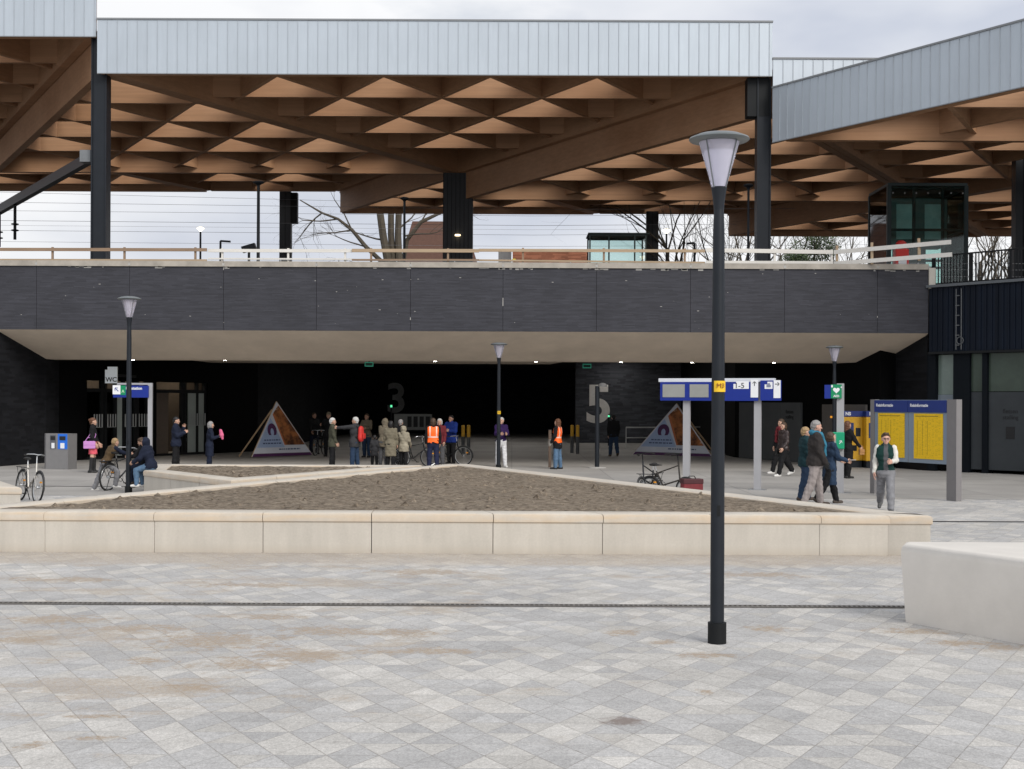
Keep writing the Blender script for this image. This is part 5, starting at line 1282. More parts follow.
def person(label, loc, H, face, legs=((6, 4, 2), (-6, 4, 2)), arms=((4, 8, 14, 6), (4, 8, 14, 6)), lean=0, head=(0, 0), top=('jacket', None), hem=.82, trousers=None, shoes=None, hair=('short', None), skin=None,
           h=.022, girth=1.0, seat=None, hood=None, skirt=None, boots=None, collar=True, vest=None, gloves=None, hands=('relaxed', 'relaxed'), scarf=None, sleeve=None, flare=1.0, cap=None, foot_lift=(0, 0), glasses=False, front=None):
    """legs / arms: (left, right); leg = (thigh forward, knee bend, outward); arm = (forward, outward, elbow bend, inward turn), degrees"""
    s = H/1.75; th = thing('person', label, 'person', loc, face); skin = skin or skin_m
    hipz = .90*s; root = Vector((0, 0, hipz)); J = {}
    low = 9
    for sd_, nm in ((-1, 0), (1, 1)):
        a, kb, o = (R(v) for v in legs[nm]); hp = Vector((sd_*.088*s, 0, 0))
        d1 = Vector((sd_*math.sin(o)*math.cos(a*.0), math.sin(a)*math.cos(o), -math.cos(a)*math.cos(o))); kn = hp+d1*.425*s
        d2 = Vector((sd_*math.sin(o)*.6, math.sin(a-kb), -math.cos(a-kb))).normalized(); an = kn+d2*.405*s
        J['hip%d' % nm], J['knee%d' % nm], J['ank%d' % nm] = hp, kn, an; low = min(low, an.z-foot_lift[nm])
    z0 = (-low+.075*s) if seat is None else seat
    Lr = R(lean)
    def up(x, y, z):                       # torso frame, z measured from the hip
        return Vector((x, y*math.cos(Lr)+z*math.sin(Lr), z*math.cos(Lr)-y*math.sin(Lr)+z0))
    for k in list(J): J[k] = J[k]+Vector((0, 0, z0))
    T = lambda x, y, z: up(x*s, y*s, z*s)
    sw = .168*girth**.5
    for sd_, nm in ((-1, 0), (1, 1)):
        a, o, e, i = (R(v) for v in arms[nm]); sh = T(sd_*sw, -.005, .515)
        d1 = Vector((sd_*math.sin(o), math.sin(a)*math.cos(o), -math.cos(a)*math.cos(o))); el = sh+d1*.285*s
        d2 = Vector((sd_*(math.sin(o)*.5-math.sin(i)), math.sin(a+e)*math.cos(i), -math.cos(a+e)*math.cos(i))).normalized(); wr = el+d2*.255*s
        J['sh%d' % nm], J['el%d' % nm], J['wr%d' % nm], J['hd%d' % nm] = sh, el, wr, d2
    S = lambda v: v*s
    def torso(e=0.0, g=girth):
        return [pr(T(-.07, 0, .0), T(.07, 0, .0), S(.105*g+e), None, .92, S(.05)), pr(T(0, .0, .06), T(0, .0, .22), S(.125*g+e), S(.122*g+e), .78, S(.06)),
                pr(T(-.075, 0, .36), T(.075, 0, .36), S(.112*g+e), None, .88, S(.07)), pr(T(-.125, -.01, .49), T(.125, -.01, .49), S(.062+e*.8), None, 1, S(.07)), pr(T(0, -.012, .5), T(0, -.008, .585), S(.07+e*.6), S(.052+e*.6), 1, S(.04))]
    def legp(nm, e=0.0, top_=True, wide=0.0):
        r = [] if not top_ else [pr(T(-.05, 0, -.02), T(.05, 0, -.02), S(.115*girth+e), None, .95, S(.05))]
        return r+[pr(J['hip%d' % nm], J['knee%d' % nm], S(.088*girth**.5+e), S(.058+e+wide*.5), 1, S(.03)), pr(J['knee%d' % nm], J['knee%d' % nm]*.65+J['ank%d' % nm]*.35, S(.056+e+wide*.6), S(.055+e+wide*.8), 1, S(.03)), pr(J['knee%d' % nm]*.65+J['ank%d' % nm]*.35, J['ank%d' % nm], S(.055+e+wide*.8), S(.040+e+wide), 1, S(.03))]
    def armp(nm, e=0.0):
        return [pr(J['sh%d' % nm], J['el%d' % nm], S(.054+e), S(.042+e), 1, S(.03)), pr(J['el%d' % nm], J['wr%d' % nm], S(.041+e), S(.029+e), 1, S(.03))]
    def footp(nm, e=0.0):
        an = J['ank%d' % nm]; dn = an-J['knee%d' % nm]; pitch = max(-.9, min(.6, (math.atan2(dn.y, -dn.z))*.55 if an.z-z0 > low+.03 else 0.0))
        f = Vector((0, math.cos(pitch), math.sin(pitch))); dz = Vector((0, 0, -.042*s)); sx = (-1, 1)[nm]*.02*s
        return [pr(an+dz-f*.045*s, an+dz+f*.02*s, S(.036+e), S(.036+e), 1, S(.02)), pr(an+dz+f*.02*s, an+dz+f*.155*s+Vector((sx, 0, -.006*s)), S(.035+e), S(.028+e), 1, S(.02)), pr(an, an+dz, S(.04+e), S(.036+e), 1, S(.03))]
    # ---- body
    V, Fc = sdf_mesh(torso(-.006)+legp(0)+legp(1)+armp(0)+armp(1)+footp(0)+footp(1), h)
    hd = T(0, .012, .705); yaw, pit = R(head[0]), R(head[1])
    Mh = Matrix.Translation(hd) @ Matrix.Rotation(yaw, 4, 'Z') @ Matrix.Rotation(-pit-Lr*.4, 4, 'X') @ Matrix.Scale(s if H > 1.5 else s*1.0+(1.5-H)*.18/1.0, 4)
    Mn = np.array(Mh)
    def hx(V_): return V_@Mn[:3, :3].T+Mn[:3, 3]
    Vs = [V]; Fs = [Fc]; M_ = [np.zeros(len(Fc), int)]; off = len(V)
    Vs.append(hx(HEAD[0])); Fs.append(HEAD[1]+off); M_.append(HEAD_MI); off += len(HEAD[0])
    for nm in (0, 1):
        z_ = -J['hd%d' % nm]; x_ = Vector((1, 0, 0)); x_ = (x_-z_*x_.dot(z_)).normalized(); y_ = z_.cross(x_); m3 = np.array(Matrix((x_, y_, z_)).transposed())
        hv = HANDS[hands[nm]][0].copy(); hf = HANDS[hands[nm]][1]
        if nm == 0: hv[:, 0] *= -1; hf = hf[:, ::-1]
        hv = (hv*s)@m3.T+np.array(J['wr%d' % nm]+J['hd%d' % nm]*.0); Vs.append(hv); Fs.append(hf+off); M_.append(np.full(len(hf), 3 if gloves else 0)); off += len(hv)
    np_mesh('body', np.concatenate(Vs), np.concatenate(Fs), [skin, eye_m, lip_m, gloves or skin], th, np.concatenate(M_))
    # ---- trousers / skirt
    if trousers:
        P_ = legp(0, .016, True, .012)+legp(1, .016, True, .012)
        cutz = [lambda g: (z0+.12*s)*-1+g[..., 2]]
        V, Fc = sdf_mesh(P_, h, cutz); np_mesh('trousers', V, Fc, [trousers], th)
    if skirt:
        m, hz, fl = skirt; zb = z0+(hz-.90)*s
        V, Fc = sdf_mesh([pr(T(-.05, 0, .02), (-.06*s, .0, zb-.1*s), S(.115), S(.115*fl), 1, S(.05)), pr(T(.05, 0, .02), (.06*s, .0, zb-.1*s), S(.115), S(.115*fl), 1, S(.05))], h, [lambda g: zb-g[..., 2], lambda g: g[..., 2]-(z0+.2*s)]); np_mesh('skirt', V, Fc, [m], th)
    if shoes:
        m = shoes if not isinstance(shoes, tuple) else shoes[0]
        for nm in (0, 1):
            P_ = footp(nm, .012)
            if boots:
                kn, an = J['knee%d' % nm], J['ank%d' % nm]; P_ += [pr(an, an+(kn-an)*boots, S(.054), S(.070), 1, S(.02))]
            V, Fc = sdf_mesh(P_, h*.8); np_mesh('boot' if boots else 'shoe', V, Fc, [m], th)
    # ---- jacket with sleeves
    m = top[1]; e = .024 if top[0] != 'shirt' else .012
    if top[0] == 'puffer': e = .04
    zb = z0+(hem-.90)*s
    body_ = torso(e)[:4]
    if hem < .86:
        tl = (J['knee0']+J['knee1'])*.5
        dy = (tl.y*.45)*min(1, max(0, (.9-hem)/.45)) if seat is None else 0
        body_ += [pr(T(-.055, 0, .0), (-.06*s*flare, dy, zb-.08*s), S(.112*girth+e), S((.118*girth+e)*flare), .95, S(.05)), pr(T(.055, 0, .0), (.06*s*flare, dy, zb-.08*s), S(.112*girth+e), S((.118*girth+e)*flare), .95, S(.05))]
    if collar: body_ += [pr(T(0, -.012, .53), T(0, -.004, .58), S(.078+e*.4), S(.072+e*.3), 1, S(.03))]
    if hood == 'down': body_ += [pr(T(-.05, -.085, .545), T(.05, -.085, .545), S(.055), None, 1, S(.03))]
    cz = [lambda g: zb-g[..., 2]]
    slv = [] if sleeve else armp(0, e*.8)+armp(1, e*.8)
    V, Fc = sdf_mesh(body_+slv, h, cz); cc_ = V[Fc].mean(1); mi_ = ((np.abs(cc_[:, 0]) < .045*s) & (cc_[:, 1] > .03)).astype(int) if front else None
    np_mesh({'coat': 'coat', 'shirt': 'shirt'}.get(top[0], 'jacket'), V, Fc, [m, front] if front else [m], th, mi_)
    if sleeve:
        for nm in (0, 1):
            V, Fc = sdf_mesh(armp(nm, e*.55), h); np_mesh('sleeve', V, Fc, [sleeve], th)
    if vest:
        m1, m2 = vest; V, Fc = sdf_mesh(torso(e+.016)[:4], h, [lambda g: z0-.02*s-g[..., 2], lambda g: np.abs(g[..., 0])-.19*s, lambda g: g[..., 2]-(z0+.56*s)])
        c = V[Fc].mean(1); zr_ = (c[:, 2]-z0)/s; xr_ = np.abs(c[:, 0])/s
        mi = ((zr_ > .17) & (zr_ < .215)).astype(int) | ((xr_ > .085) & (xr_ < .13) & (zr_ > .2)).astype(int) | ((zr_ > .05) & (zr_ < .0)).astype(int)
        np_mesh('safety_vest', V, Fc, [m1, m2], th, mi)
    if scarf:
        ps = []
        for q in range(10):
            a0, a1 = 2*PI*q/10, 2*PI*(q+1)/10; ps.append(pr(T(.098*math.cos(a0), .098*math.sin(a0)-.002, .565+.02*math.sin(a0)*-1), T(.098*math.cos(a1), .098*math.sin(a1)-.002, .565-.02*math.sin(a1)), S(.050), None, 1, S(.02)))
        yb_ = .088*(.112*girth+e)/.1+.016
        for x in (-.05, .07): ps += [pr(T(x, .11, .54), T(x*1.1, yb_, .34), S(.046), S(.046), .7, S(.02)), pr(T(x*1.1, yb_, .34), T(x*1.1, yb_, .02 if x < 0 else .14), S(.046), S(.050), .7, S(.02))]
        V, Fc = sdf_mesh(ps, h*.7); np_mesh('scarf', V, Fc, [scarf], th)
    # ---- hair, hood, cap (in head coordinates)
    st, hm = hair; hh = .011
    if hood == 'up':
        V, Fc = sdf_mesh([pr((0, -.03, .03), (0, -.03, .025), .118, .118, 1.05), pr((0, -.03, -.03), (0, -.04, -.15), .10, .10, 1, .05)], .012, [lambda g: g[..., 1]-.075+.15*np.abs(g[..., 2]) if True else None])
        np_mesh('hood', hx(V), Fc, [m], th)
    elif st != 'bald':
        P_ = [pr((0, -.022, .045), (0, -.016, .04), .091, .091, 1.10), pr((0, -.06, -.01), (0, -.06, -.04), .068, .058, 1, .03)]
        if st == 'long': P_ += [pr((0, -.065, 0), (0, -.07, -.17), .08, .07, .75, .03), pr((-.065, -.02, 0), (-.07, -.025, -.15), .035, .03, 1.2, .03), pr((.065, -.02, 0), (.07, -.025, -.15), .035, .03, 1.2, .03)]
        if st == 'bob': P_ += [pr((-.06, -.025, .0), (-.068, -.02, -.07), .042, .035, 1.3, .03), pr((.06, -.025, 0), (.068, -.02, -.07), .042, .035, 1.3, .03), pr((0, -.07, 0), (0, -.075, -.08), .07, .06, .8, .03)]
        if st == 'bun': P_ += [pr((0, -.115, .06), (0, -.12, .06), .042, .042, 1, .02)]
        if st == 'curly': P_ += [pr((.06*math.cos(a), -.02+.07*math.sin(a), .07), (.062*math.cos(a), -.02+.072*math.sin(a), .02), .04, .045, 1, .015) for a in [q*PI/4 for q in range(8)]]
        if st == 'quiff': P_ += [pr((-.03, .055, .105), (.035, .06, .11), .03, .028, 1, .03)]
        # hairline: keep hair above a plane sloping from forehead to nape, off the face
        if st in ('long', 'bob'): ys, zs = [-.2, .0, .012, .04, .07], [-.4, -.4, .03, .058, .07]
        else: ys, zs = [-.2, -.085, -.06, -.03, .01, .035, .07], [-.1, -.095, -.055, -.005, .03, .055, .070]
        V, Fc = sdf_mesh(P_, hh, [lambda g: np.interp(g[..., 1]+.006*np.sin(g[..., 0]*90), ys, zs)-.22*np.abs(g[..., 0])*(g[..., 1] > .02)-g[..., 2]])
        V = V+.0035*np.sin(V[:, ::-1]*np.array([90, 120, 75])+V*40); np_mesh('hair', hx(V), Fc, [hm], th)
    if cap:
        V, Fc = sdf_mesh([pr((0, -.018, .06), (0, -.014, .058), .096, .096, 1.10), pr((-.03, .1, .055), (.03, .1, .055), .02, .02, 1.6, .02)] if cap[0] == 'cap' else [pr((0, -.018, .05), (0, -.014, .05), .1, .1, 1.1)], .012, [lambda g: .04-g[..., 2]]); np_mesh('cap', hx(V), Fc, [cap[1]], th)
    if glasses:
        mb = MB()
        for sx in (-.031, .031): mb.torus((sx, .094, .0), .021, .0035, 'Y', 14, 5)
        mb.tube([(-.01, .1, .004), (.01, .1, .004)], .003, 5); 
        for sx in (-1, 1): mb.tube([(sx*.052, .092, .004), (sx*.082, -.01, .006)], .003, 5)
        o = mb.build('glasses', black_txt, th); o.data.transform(Mh)
    th['_wr0'] = list(J['wr0']); th['_wr1'] = list(J['wr1'])
    info = {'wr': [th.location+Matrix.Rotation(face, 3, 'Z') @ (J['wr%d' % n]+J['hd%d' % n]*.08*s) for n in (0, 1)], 'sh': [th.location+Matrix.Rotation(face, 3, 'Z') @ J['sh%d' % n] for n in (0, 1)], 'hip': th.location+Vector((0, 0, z0)), 'T': lambda x, y, z: th.location+Matrix.Rotation(face, 3, 'Z') @ T(x, y, z)}
    del th['_wr0']; del th['_wr1']
    return th, info
def handbag(name, label, c, size, m, rz=0, strap=None, cat='bag'):
    o = thing(name, label, cat, c, rz); w_, d_, h_ = size
    MB().bb(-w_/2, w_/2, -d_/2, d_/2, -h_/2, h_/2).build('body', m, o, bevel=min(w_, d_, h_)*.2)
    MB().bb(-w_/2+.01, w_/2-.01, -d_/2-.012, -d_/2-.002, -.0, h_/2-.01).build('flap', m, o)
    MB().tube([(w_*.3*math.cos(a), 0, h_/2+.11*math.sin(a)) for a in [PI*q/8 for q in range(9)]], .01, 6).build('handle', m, o)
    if strap: MB().tube([Vector(p)-Vector(c) if rz == 0 else Matrix.Rotation(-rz, 3, 'Z') @ (Vector(p)-Vector(c)) for p in strap], .011, 6).build('strap', m, o)
    return o
# ------------------------------------------------------------------ bicycles
tyre_m = mat('tyre_rubber', (.012, .012, .012), .8, .1); chrome = mat('bright_metal', (.45, .46, .47), .3, .05, metal=.7); saddle_m = mat('saddle_black', (.014, .013, .012), .6, .1)
def bicycle(label, loc, rz, col, lean=0.0, basket=None, light=None, crate=None, steer=0.0, group=None, reflect=True, small=False, narrow=False):
    o = thing('bicycle', label, 'bicycle', loc, rz, group); o.rotation_euler = (0, lean, rz)
    r, yr, yf, dz_ = (.235, -.42, .50, -.17) if small else (.335, -.53, .54, 0); bw = .68 if small or narrow else 1.0
    for y, nm in ((yr, 'rear'), (yf, 'front')):
        mb = MB(); mb.torus((0, y, r), r-.03, .012, 'X', 30, 5); mb.lathe([(.018, -.045), (.03, -.03), (.03, .03), (.018, .045)], 10); 
        hub0 = len(mb.v)-40
        for i in range(hub0, len(mb.v)):
            v = mb.v[i]; mb.v[i] = (v[2], y+v[1], r+v[0])
        for k in range(20):
            a = 2*PI*k/20; mb.tube([((-1)**k*.025, y+.02*math.cos(a), r+.02*math.sin(a)), (0, y+(r-.035)*math.cos(a), r+(r-.035)*math.sin(a))], .0022, 3, caps=False)
        w_ = mb.build('wheel', chrome, o, smooth=True); MB().torus((0, y, r), r-.0, .021, 'X', 34, 7).build('tyre', tyre_m, w_, smooth=True)
        if reflect: MB().box((0, y+.14, r+.12), (.03, .07, .035)).build('reflector', mat('reflector_amber', (.75, .30, .01), .4, .05), w_)
        pts = [(0, y+(r+.03)*math.cos(a), r+(r+.03)*math.sin(a)) for a in [R(q) for q in (range(20, 200, 12) if nm == 'rear' else range(-10, 130, 12))]]
        MB().tube(pts, .018, 6).build('mudguard', mat('mudguard_dark', (.03, .03, .03), .5, .1), o)
    bb_ = Vector((0, -.08, .29)); st = Vector((0, -.26, .80+dz_)); hb = Vector((0, .34, .60+dz_)); ht = Vector((0, .29, .86)); ra = Vector((0, yr, r)); fa_ = Vector((0, yf, r))
    mb = MB().tube([bb_, st], .017, 8).tube([bb_, hb], .019, 8).tube([st*.85+bb_*.15, ht*.8+hb*.2], .016, 8).tube([hb-Vector((0, -.015, .05)), ht], .021, 8)
    for sx in (-.05, .05): mb.tube([bb_+Vector((sx*.4, 0, 0)), ra+Vector((sx, 0, 0))], .011, 6).tube([st*.9+bb_*.1+Vector((sx*.3, 0, 0)), ra+Vector((sx, 0, 0))], .009, 6)
    mb.build('frame', col, o, smooth=True)
    mb = MB()
    for sx in (-.055, .055): mb.tube([hb+Vector((sx*.8, .02, -.02)), fa_+Vector((sx, 0, 0))], .012, 6)
    mb.beam(hb+Vector((-.05, .015, -.02)), hb+Vector((.05, .015, -.02)), .03, .03); mb.build('fork', col, o)
    mb = MB().tube([ht, ht+Vector((0, -.03, .16)), ht+Vector((0, .03, .19))], .013, 8).tube([(-.29*bw, .10, 1.03), (-.27*bw, .2, 1.05), (-.12*bw, .30, 1.06), (0, .32, 1.05), (.12*bw, .30, 1.06), (.27*bw, .2, 1.05), (.29*bw, .10, 1.03)], .0125, 7); mb.build('handlebar', chrome if not small else steel_black, o, smooth=True)
    for sx in (-1, 1): MB().tube([(sx*.285*bw, .15, 1.04), (sx*.295*bw, .02, 1.02)], .018, 7).build('grip', saddle_m, o)
    MB().tube([st, st+Vector((0, -.03, .12))], .013, 8).build('seat_post', chrome, o); mb = MB(); mb.tube([(0, -.43, .945+dz_), (0, -.34, .955+dz_), (0, -.22, .945+dz_), (0, -.12, .94+dz_)], [.06, .085, .045, .02], 10); sd = mb.build('saddle', saddle_m, o, smooth=True)
    for v in sd.data.vertices: v.co.z = .945+dz_+(v.co.z-.945-dz_)*.42
    mb = MB().torus((.045, bb_.y, bb_.z), .085, .006, 'X', 20, 5); mb.tube([bb_+Vector((.06, 0, 0)), bb_+Vector((.07, .11, -.12))], .009, 6).tube([bb_+Vector((-.06, 0, 0)), bb_+Vector((-.07, -.11, .12))], .009, 6); mb.box(bb_+Vector((.12, .11, -.12)), (.09, .08, .02)).box(bb_+Vector((-.12, -.11, .12)), (.09, .08, .02)); mb.build('crankset', steel_black, o)
    zk = r+.40 if not small else r+.30
    mb = MB().bb(-.06, .06, yr-.33, yr+.17, zk, zk+.015)
    for sx in (-.05, .05): mb.tube([(sx, yr-.27, zk), (sx, yr, r)], .006, 5)
    mb.build('luggage_rack', steel_black, o)
    if light: MB().lathe([(0, 0), (.03, 0), (.03, .05), (0, .06)], 10, (0, .40, .86)).build('headlight', light, o)
    if basket: MB().bb(-.2, .2, .38, .68, .80, 1.02).build('basket', basket, o, bevel=.02)
    MB().tube([(-.06, -.40, .33), (-.16, -.36, .02)], .01, 6).build('kickstand', steel_black, o)
    return o
# ------------------------------------------------------------------ wardrobe
navy_c = cloth('navy', (0.0110, 0.0150, 0.0310)); black_c = cloth('black', (.010, .010, .011)); charc = cloth('charcoal', (.035, .035, .038)); olive = cloth('olive', (0.0562, 0.0562, 0.0390)); khaki = cloth('khaki', (0.1700, 0.1487, 0.1062)); pale_k = cloth('pale_khaki', (0.2880, 0.2565, 0.1935)); beige_c = cloth('beige', (.15, .125, .09))
jeans = cloth('denim', (0.0210, 0.0390, 0.0750)); jeans_l = cloth('light_denim', (0.0880, 0.1520, 0.2400)); grey_c = cloth('grey', (.19, .19, .20)); mauve = cloth('grey_mauve', (.28, .245, .235)); brown_c = cloth('brown', (.085, .055, .028)); blue_c = cloth('royal_blue', (0.0090, 0.0263, 0.1575)); purple_c = cloth('purple', (0.0245, 0.0098, 0.0595)); white_c = cloth('white', (.62, .62, .63)); teal = cloth('dark_teal', (0.0096, 0.0312, 0.0372)); tealscarf = cloth('teal_scarf', (.035, .16, .24)); vgreen = cloth('bottle_green', (.008, .034, .030)); cream = cloth('cream', (.62, .60, .55)); leather = mat('brown_leather', (.032, .020, .019), .4, .3, 9, .2); pink_c = cloth('pink', (.60, .13, .24)); coralpink = cloth('coral', (.62, .10, .13)); bluegrey = cloth('blue_grey', (0.0203, 0.0383, 0.0720)); ownbrown = cloth('dark_brown', (.030, .026, .025)); darkgrey_c = cloth('mid_grey', (.085, .085, .09)); maroon = cloth('maroon', (.14, .02, .025))
hv_o = mat('hivis_orange', (.95, .13, .008), .6, .08, 6); hv_s = mat('hivis_stripe', (.80, .52, .44), .5, .05)
white_sh = mat('shoe_white', (.62, .61, .59), .6, .06); black_sh = mat('shoe_black', (.012, .012, .012), .45, .1); brown_sh = mat('shoe_brown', (.05, .032, .022), .55, .1); boot_br = mat('boot_brown', (.065, .050, .040), .6, .12)
hb_ = mat('hair_brown', (.055, .032, .018), .6, .25, 40); hk = mat('hair_black', (.010, .009, .009), .5, .2, 40); hg = mat('hair_grey', (.24, .23, .225), .6, .2, 40); hw_ = mat('hair_white', (.46, .45, .43), .6, .12, 40); hbl = mat('hair_blond', (.30, .20, .10), .6, .2, 40); hbw = mat('hair_pale_blond', (.55, .47, .35), .6, .15, 40); hred = mat('hair_auburn', (.10, .04, .018), .6, .2, 40)
lilac = mat('lilac_leather', (.50, .22, .52), .5, .06); AWAY, TOWARD, RIGHT, LEFT = 0.0, PI, -PI/2, PI/2
def at(x, Y): return Vector((wx(x, Y, 460), Y, .004))
WALK = ((26, 8, 1), (-20, 22, 1)); WALK2 = ((-18, 26, 1), (24, 6, 1)); STAND = ((3, 2, 3), (-3, 3, 3))
P = person
# --- left group
_, i = P('woman in black jacket, pink skirt and black boots with a lilac shoulder bag', at(93, 41.5), 1.74, R(-75), STAND, ((10, 6, 20, 6), (-4, 8, 30, 8)), top=('jacket', black_c), hem=.98, skirt=(coralpink, .58, 1.15), shoes=black_sh, boots=.95, hair=('bun', hred))
c = i['T'](.20, -.10, -.02); handbag('shoulder_bag', 'lilac shoulder bag at the hip of the woman in a pink skirt', c, (.36, .13, .24), lilac, R(15), [tuple(c+Vector((-.13, 0, .12))), tuple(i['T'](.17, -.09, .3)), tuple(i['T'](.15, -.03, .575)), tuple(i['T'](.17, .09, .3)), tuple(c+Vector((.13, 0, .12)))])
pb_ = gp(102, 491); bk = gp(113, 490.5)
bicycle('black bicycle ridden by the child in a brown vest', (bk.x+.06, bk.y+.45, .004), R(-20), mat('bike_black', (.015, .016, .018), .4, .1), lean=R(4))
P('child in brown vest and grey trousers leaning over a black bicycle', (bk.x-.22, bk.y+.10, .004), 1.45, R(-48), ((-16, 6, 12), (48, 60, 8)), ((58, 6, 22, 8), (58, 6, 22, 8)), 26, (0, -10), ('jacket', brown_c), .84, grey_c, white_sh, ('short', hbl), sleeve=navy_c, hands=('grip', 'grip'), h=.018, seat=.80*1.45/1.75*1.03)
sx_ = -8.98
P('child in dark jacket and brown hair sitting on the wedge planter', (sx_+.05, 32.15, 0), 1.42, R(84), ((78, 84, 4), (74, 80, 5)), ((34, 8, 50, 26), (34, 8, 50, 26)), 10, (0, 10), ('jacket', black_c), .84, navy_c, brown_sh, ('curly', hb_), h=.018, seat=.70)
P('child in navy hooded jacket and light jeans sitting on the wedge planter', (sx_+.28, 31.85, 0), 1.46, R(78), ((72, 76, 5), (70, 80, 5)), ((20, 12, 40, 12), (20, 12, 40, 12)), 16, (25, -6), ('puffer', navy_c), .82, jeans_l, white_sh, ('short', hb_), hood='up', h=.018, seat=.70)
P('man in navy jacket and black trousers drinking beside the glass doors', at(176, 42.3), 1.77, R(-80), STAND, ((30, 4, 128, 24), (12, 6, 104, 30)), 0, (-5, 4), ('puffer', navy_c), .80, black_c, black_sh, ('short', hk), girth=1.08)
_, i = P('grey-haired woman in long navy coat holding a pink scarf', at(209.5, 43), 1.62, R(-68), STAND, ((10, 8, 92, 26), (8, 8, 96, 20)), 3, (0, 0), ('coat', navy_c), .50, navy_c, black_sh, ('bob', hg))
mb = MB(); q = i['wr'][1]; o = thing('folded_scarf', 'bright pink scarf hanging from the hands of the woman in a navy coat', 'scarf', q+Vector((.0, -.04, .02)))
V, Fc = sdf_mesh([pr((0, 0, .16), (.03, 0, .02), .05, .07, .8), pr((.03, 0, .02), (.06, 0, -.10), .065, .04, .7)], .016); np_mesh('cloth', V, Fc, [pink_c], o)
_, i = P('dark-clothed man standing with a bicycle in the underpass shade, left one', at(314, 57), 1.80, R(-150), STAND, ((15, 8, 40, 6), (15, 10, 30, 6)), top=('jacket', black_c), hem=.78, trousers=navy_c, shoes=black_sh, hair=('short', hb_), skin=skin_d)
bicycle('dark bicycle held by the people in the underpass shade', (wx(320, 56.2), 56.2, .004), R(168), steel_black)
P('tall dark-clothed man with a pale cap in the underpass shade', at(328.5, 54.5), 1.84, R(170), STAND, ((10, 8, 20, 6), (40, 8, 60, 10)), top=('jacket', black_c), hem=.78, trousers=black_c, shoes=black_sh, hair=('short', hg), cap=('cap', khaki))
# --- centre group
P('white-haired man in olive jacket listening to the pointing man', at(332.5, 44.4), 1.74, R(-76), STAND, ((2, 6, 16, 4), (4, 6, 18, 4)), 0, (0, 0), ('jacket', olive), .74, black_c, black_sh, ('short', hw_), girth=1.12)
_, i = P('white-haired man in charcoal jacket and jeans pointing left', at(354.5, 44.2), 1.77, R(72), STAND, ((84, 8, 4, 4), (2, 8, 18, 4)), -2, (0, 0), ('jacket', charc), .74, jeans, brown_sh, ('short', hw_), girth=1.2)
o = thing('backpack', 'bright red rucksack on the back of the pointing man', 'backpack', i['T'](0, -.22, .30), R(72)); V, Fc = sdf_mesh([pr((0, 0, .12), (0, 0, -.14), .13, .15, .65, .05)], .02); np_mesh('sack', V, Fc, [mat('red_nylon', (.50, .025, .02), .6, .15)], o); MB().bb(-.09, .09, -.14, -.10, -.18, .0).build('pocket', mat('red_nylon', (.5, .02, .02)), o, bevel=.02)
for s_ in (-1, 1): MB().tube([(s_*.1, .05, .2), (s_*.12, .16, .24), (s_*.13, .32, .16), (s_*.14, .34, .0), (s_*.12, .06, -.16)], .016, 6).build('strap', black_c, o)
P('person in beige anorak and jeans farther back in the underpass', at(366.5, 54), 1.80, R(160), STAND, ((20, 10, 70, 20), (20, 10, 70, 20)), top=('jacket', beige_c), hem=.80, trousers=jeans, shoes=black_sh, hair=('short', hb_), skin=skin_d)
P('small child in dark grey coat and black trousers among the group', at(374.5, 45.6), 1.12, R(10), STAND, top=('coat', charc), hem=.62, trousers=black_c, shoes=white_sh, hair=('short', hk), h=.018)
P('person in brown hooded coat and grey trousers behind the khaki coat', at(383.5, 46.2), 1.70, R(-25), ((0, 2, 3), (0, 2, 3)), ((20, 8, 40, 10), (20, 8, 40, 10)), 10, (0, 0), ('coat', beige_c), .70, darkgrey_c, black_sh, ('short', hb_), hood='up', girth=1.15)
P('black-haired woman in long khaki coat seen from behind', at(390.5, 44.4), 1.64, R(-12), STAND, ((4, 9, 14, 4), (4, 9, 14, 4)), 0, (20, 0), ('coat', khaki), .46, black_c, black_sh, ('bob', hk), girth=1.08)
P('grey-haired person in black half hidden behind the pale hooded jacket', at(400.5, 46.8), 1.66, R(-10), STAND, top=('jacket', black_c), hem=.78, trousers=black_c, shoes=black_sh, hair=('short', hg))
P('short person in pale khaki jacket with the hood up', at(403.5, 44.6), 1.46, R(-20), STAND, ((16, 8, 30, 8), (16, 8, 30, 8)), 0, (0, 0), ('puffer', pale_k), .70, black_c, white_sh, ('short', hb_), hood='up')
bicycle('dark bicycle with a small white headlight standing in the group', (wx(415.5, 46.2), 46.2, .004), R(-62), steel_black, light=emit('bike_light', (1, 1, 1), 2.0))
P('dark-haired person in orange safety vest seen from behind', at(433, 44.3), 1.74, R(4), ((3, 2, 4), (-2, 3, 4)), ((4, 10, 12, 4), (4, 10, 12, 4)), 0, (0, 0), ('jacket', black_c), .84, cloth('navy_trousers', (.016, .02, .05)), black_sh, ('bob', hb_), girth=1.1, vest=(hv_o, hv_s))
P('white-haired person peeking out behind the orange safety vest', at(439.5, 46.5), 1.70, R(170), STAND, top=('jacket', maroon), hem=.80, trousers=darkgrey_c, shoes=white_sh, hair=('bob', hw_), h=.025)
P('person in royal blue jacket standing over a bicycle', at(451, 48.6), 1.80, R(150), STAND, ((24, 10, 72, 22), (24, 10, 72, 22)), 0, (0, 0), ('puffer', blue_c), .76, black_c, black_sh, ('short', hk), girth=1.2, skin=skin_d)
bicycle('dark bicycle in front of the person in a royal blue jacket', (wx(449.5, 47.6), 47.6, .004), R(-108), steel_black)
P('white-haired person in purple jacket and white trousers behind a lamp post', at(501, 46.2), 1.76, R(-165), ((4, 2, 4), (10, 4, 6)), ((18, 8, 74, 24), (18, 8, 74, 24)), 0, (-30, -6), ('jacket', purple_c), .86, white_c, white_sh, ('short', hw_))
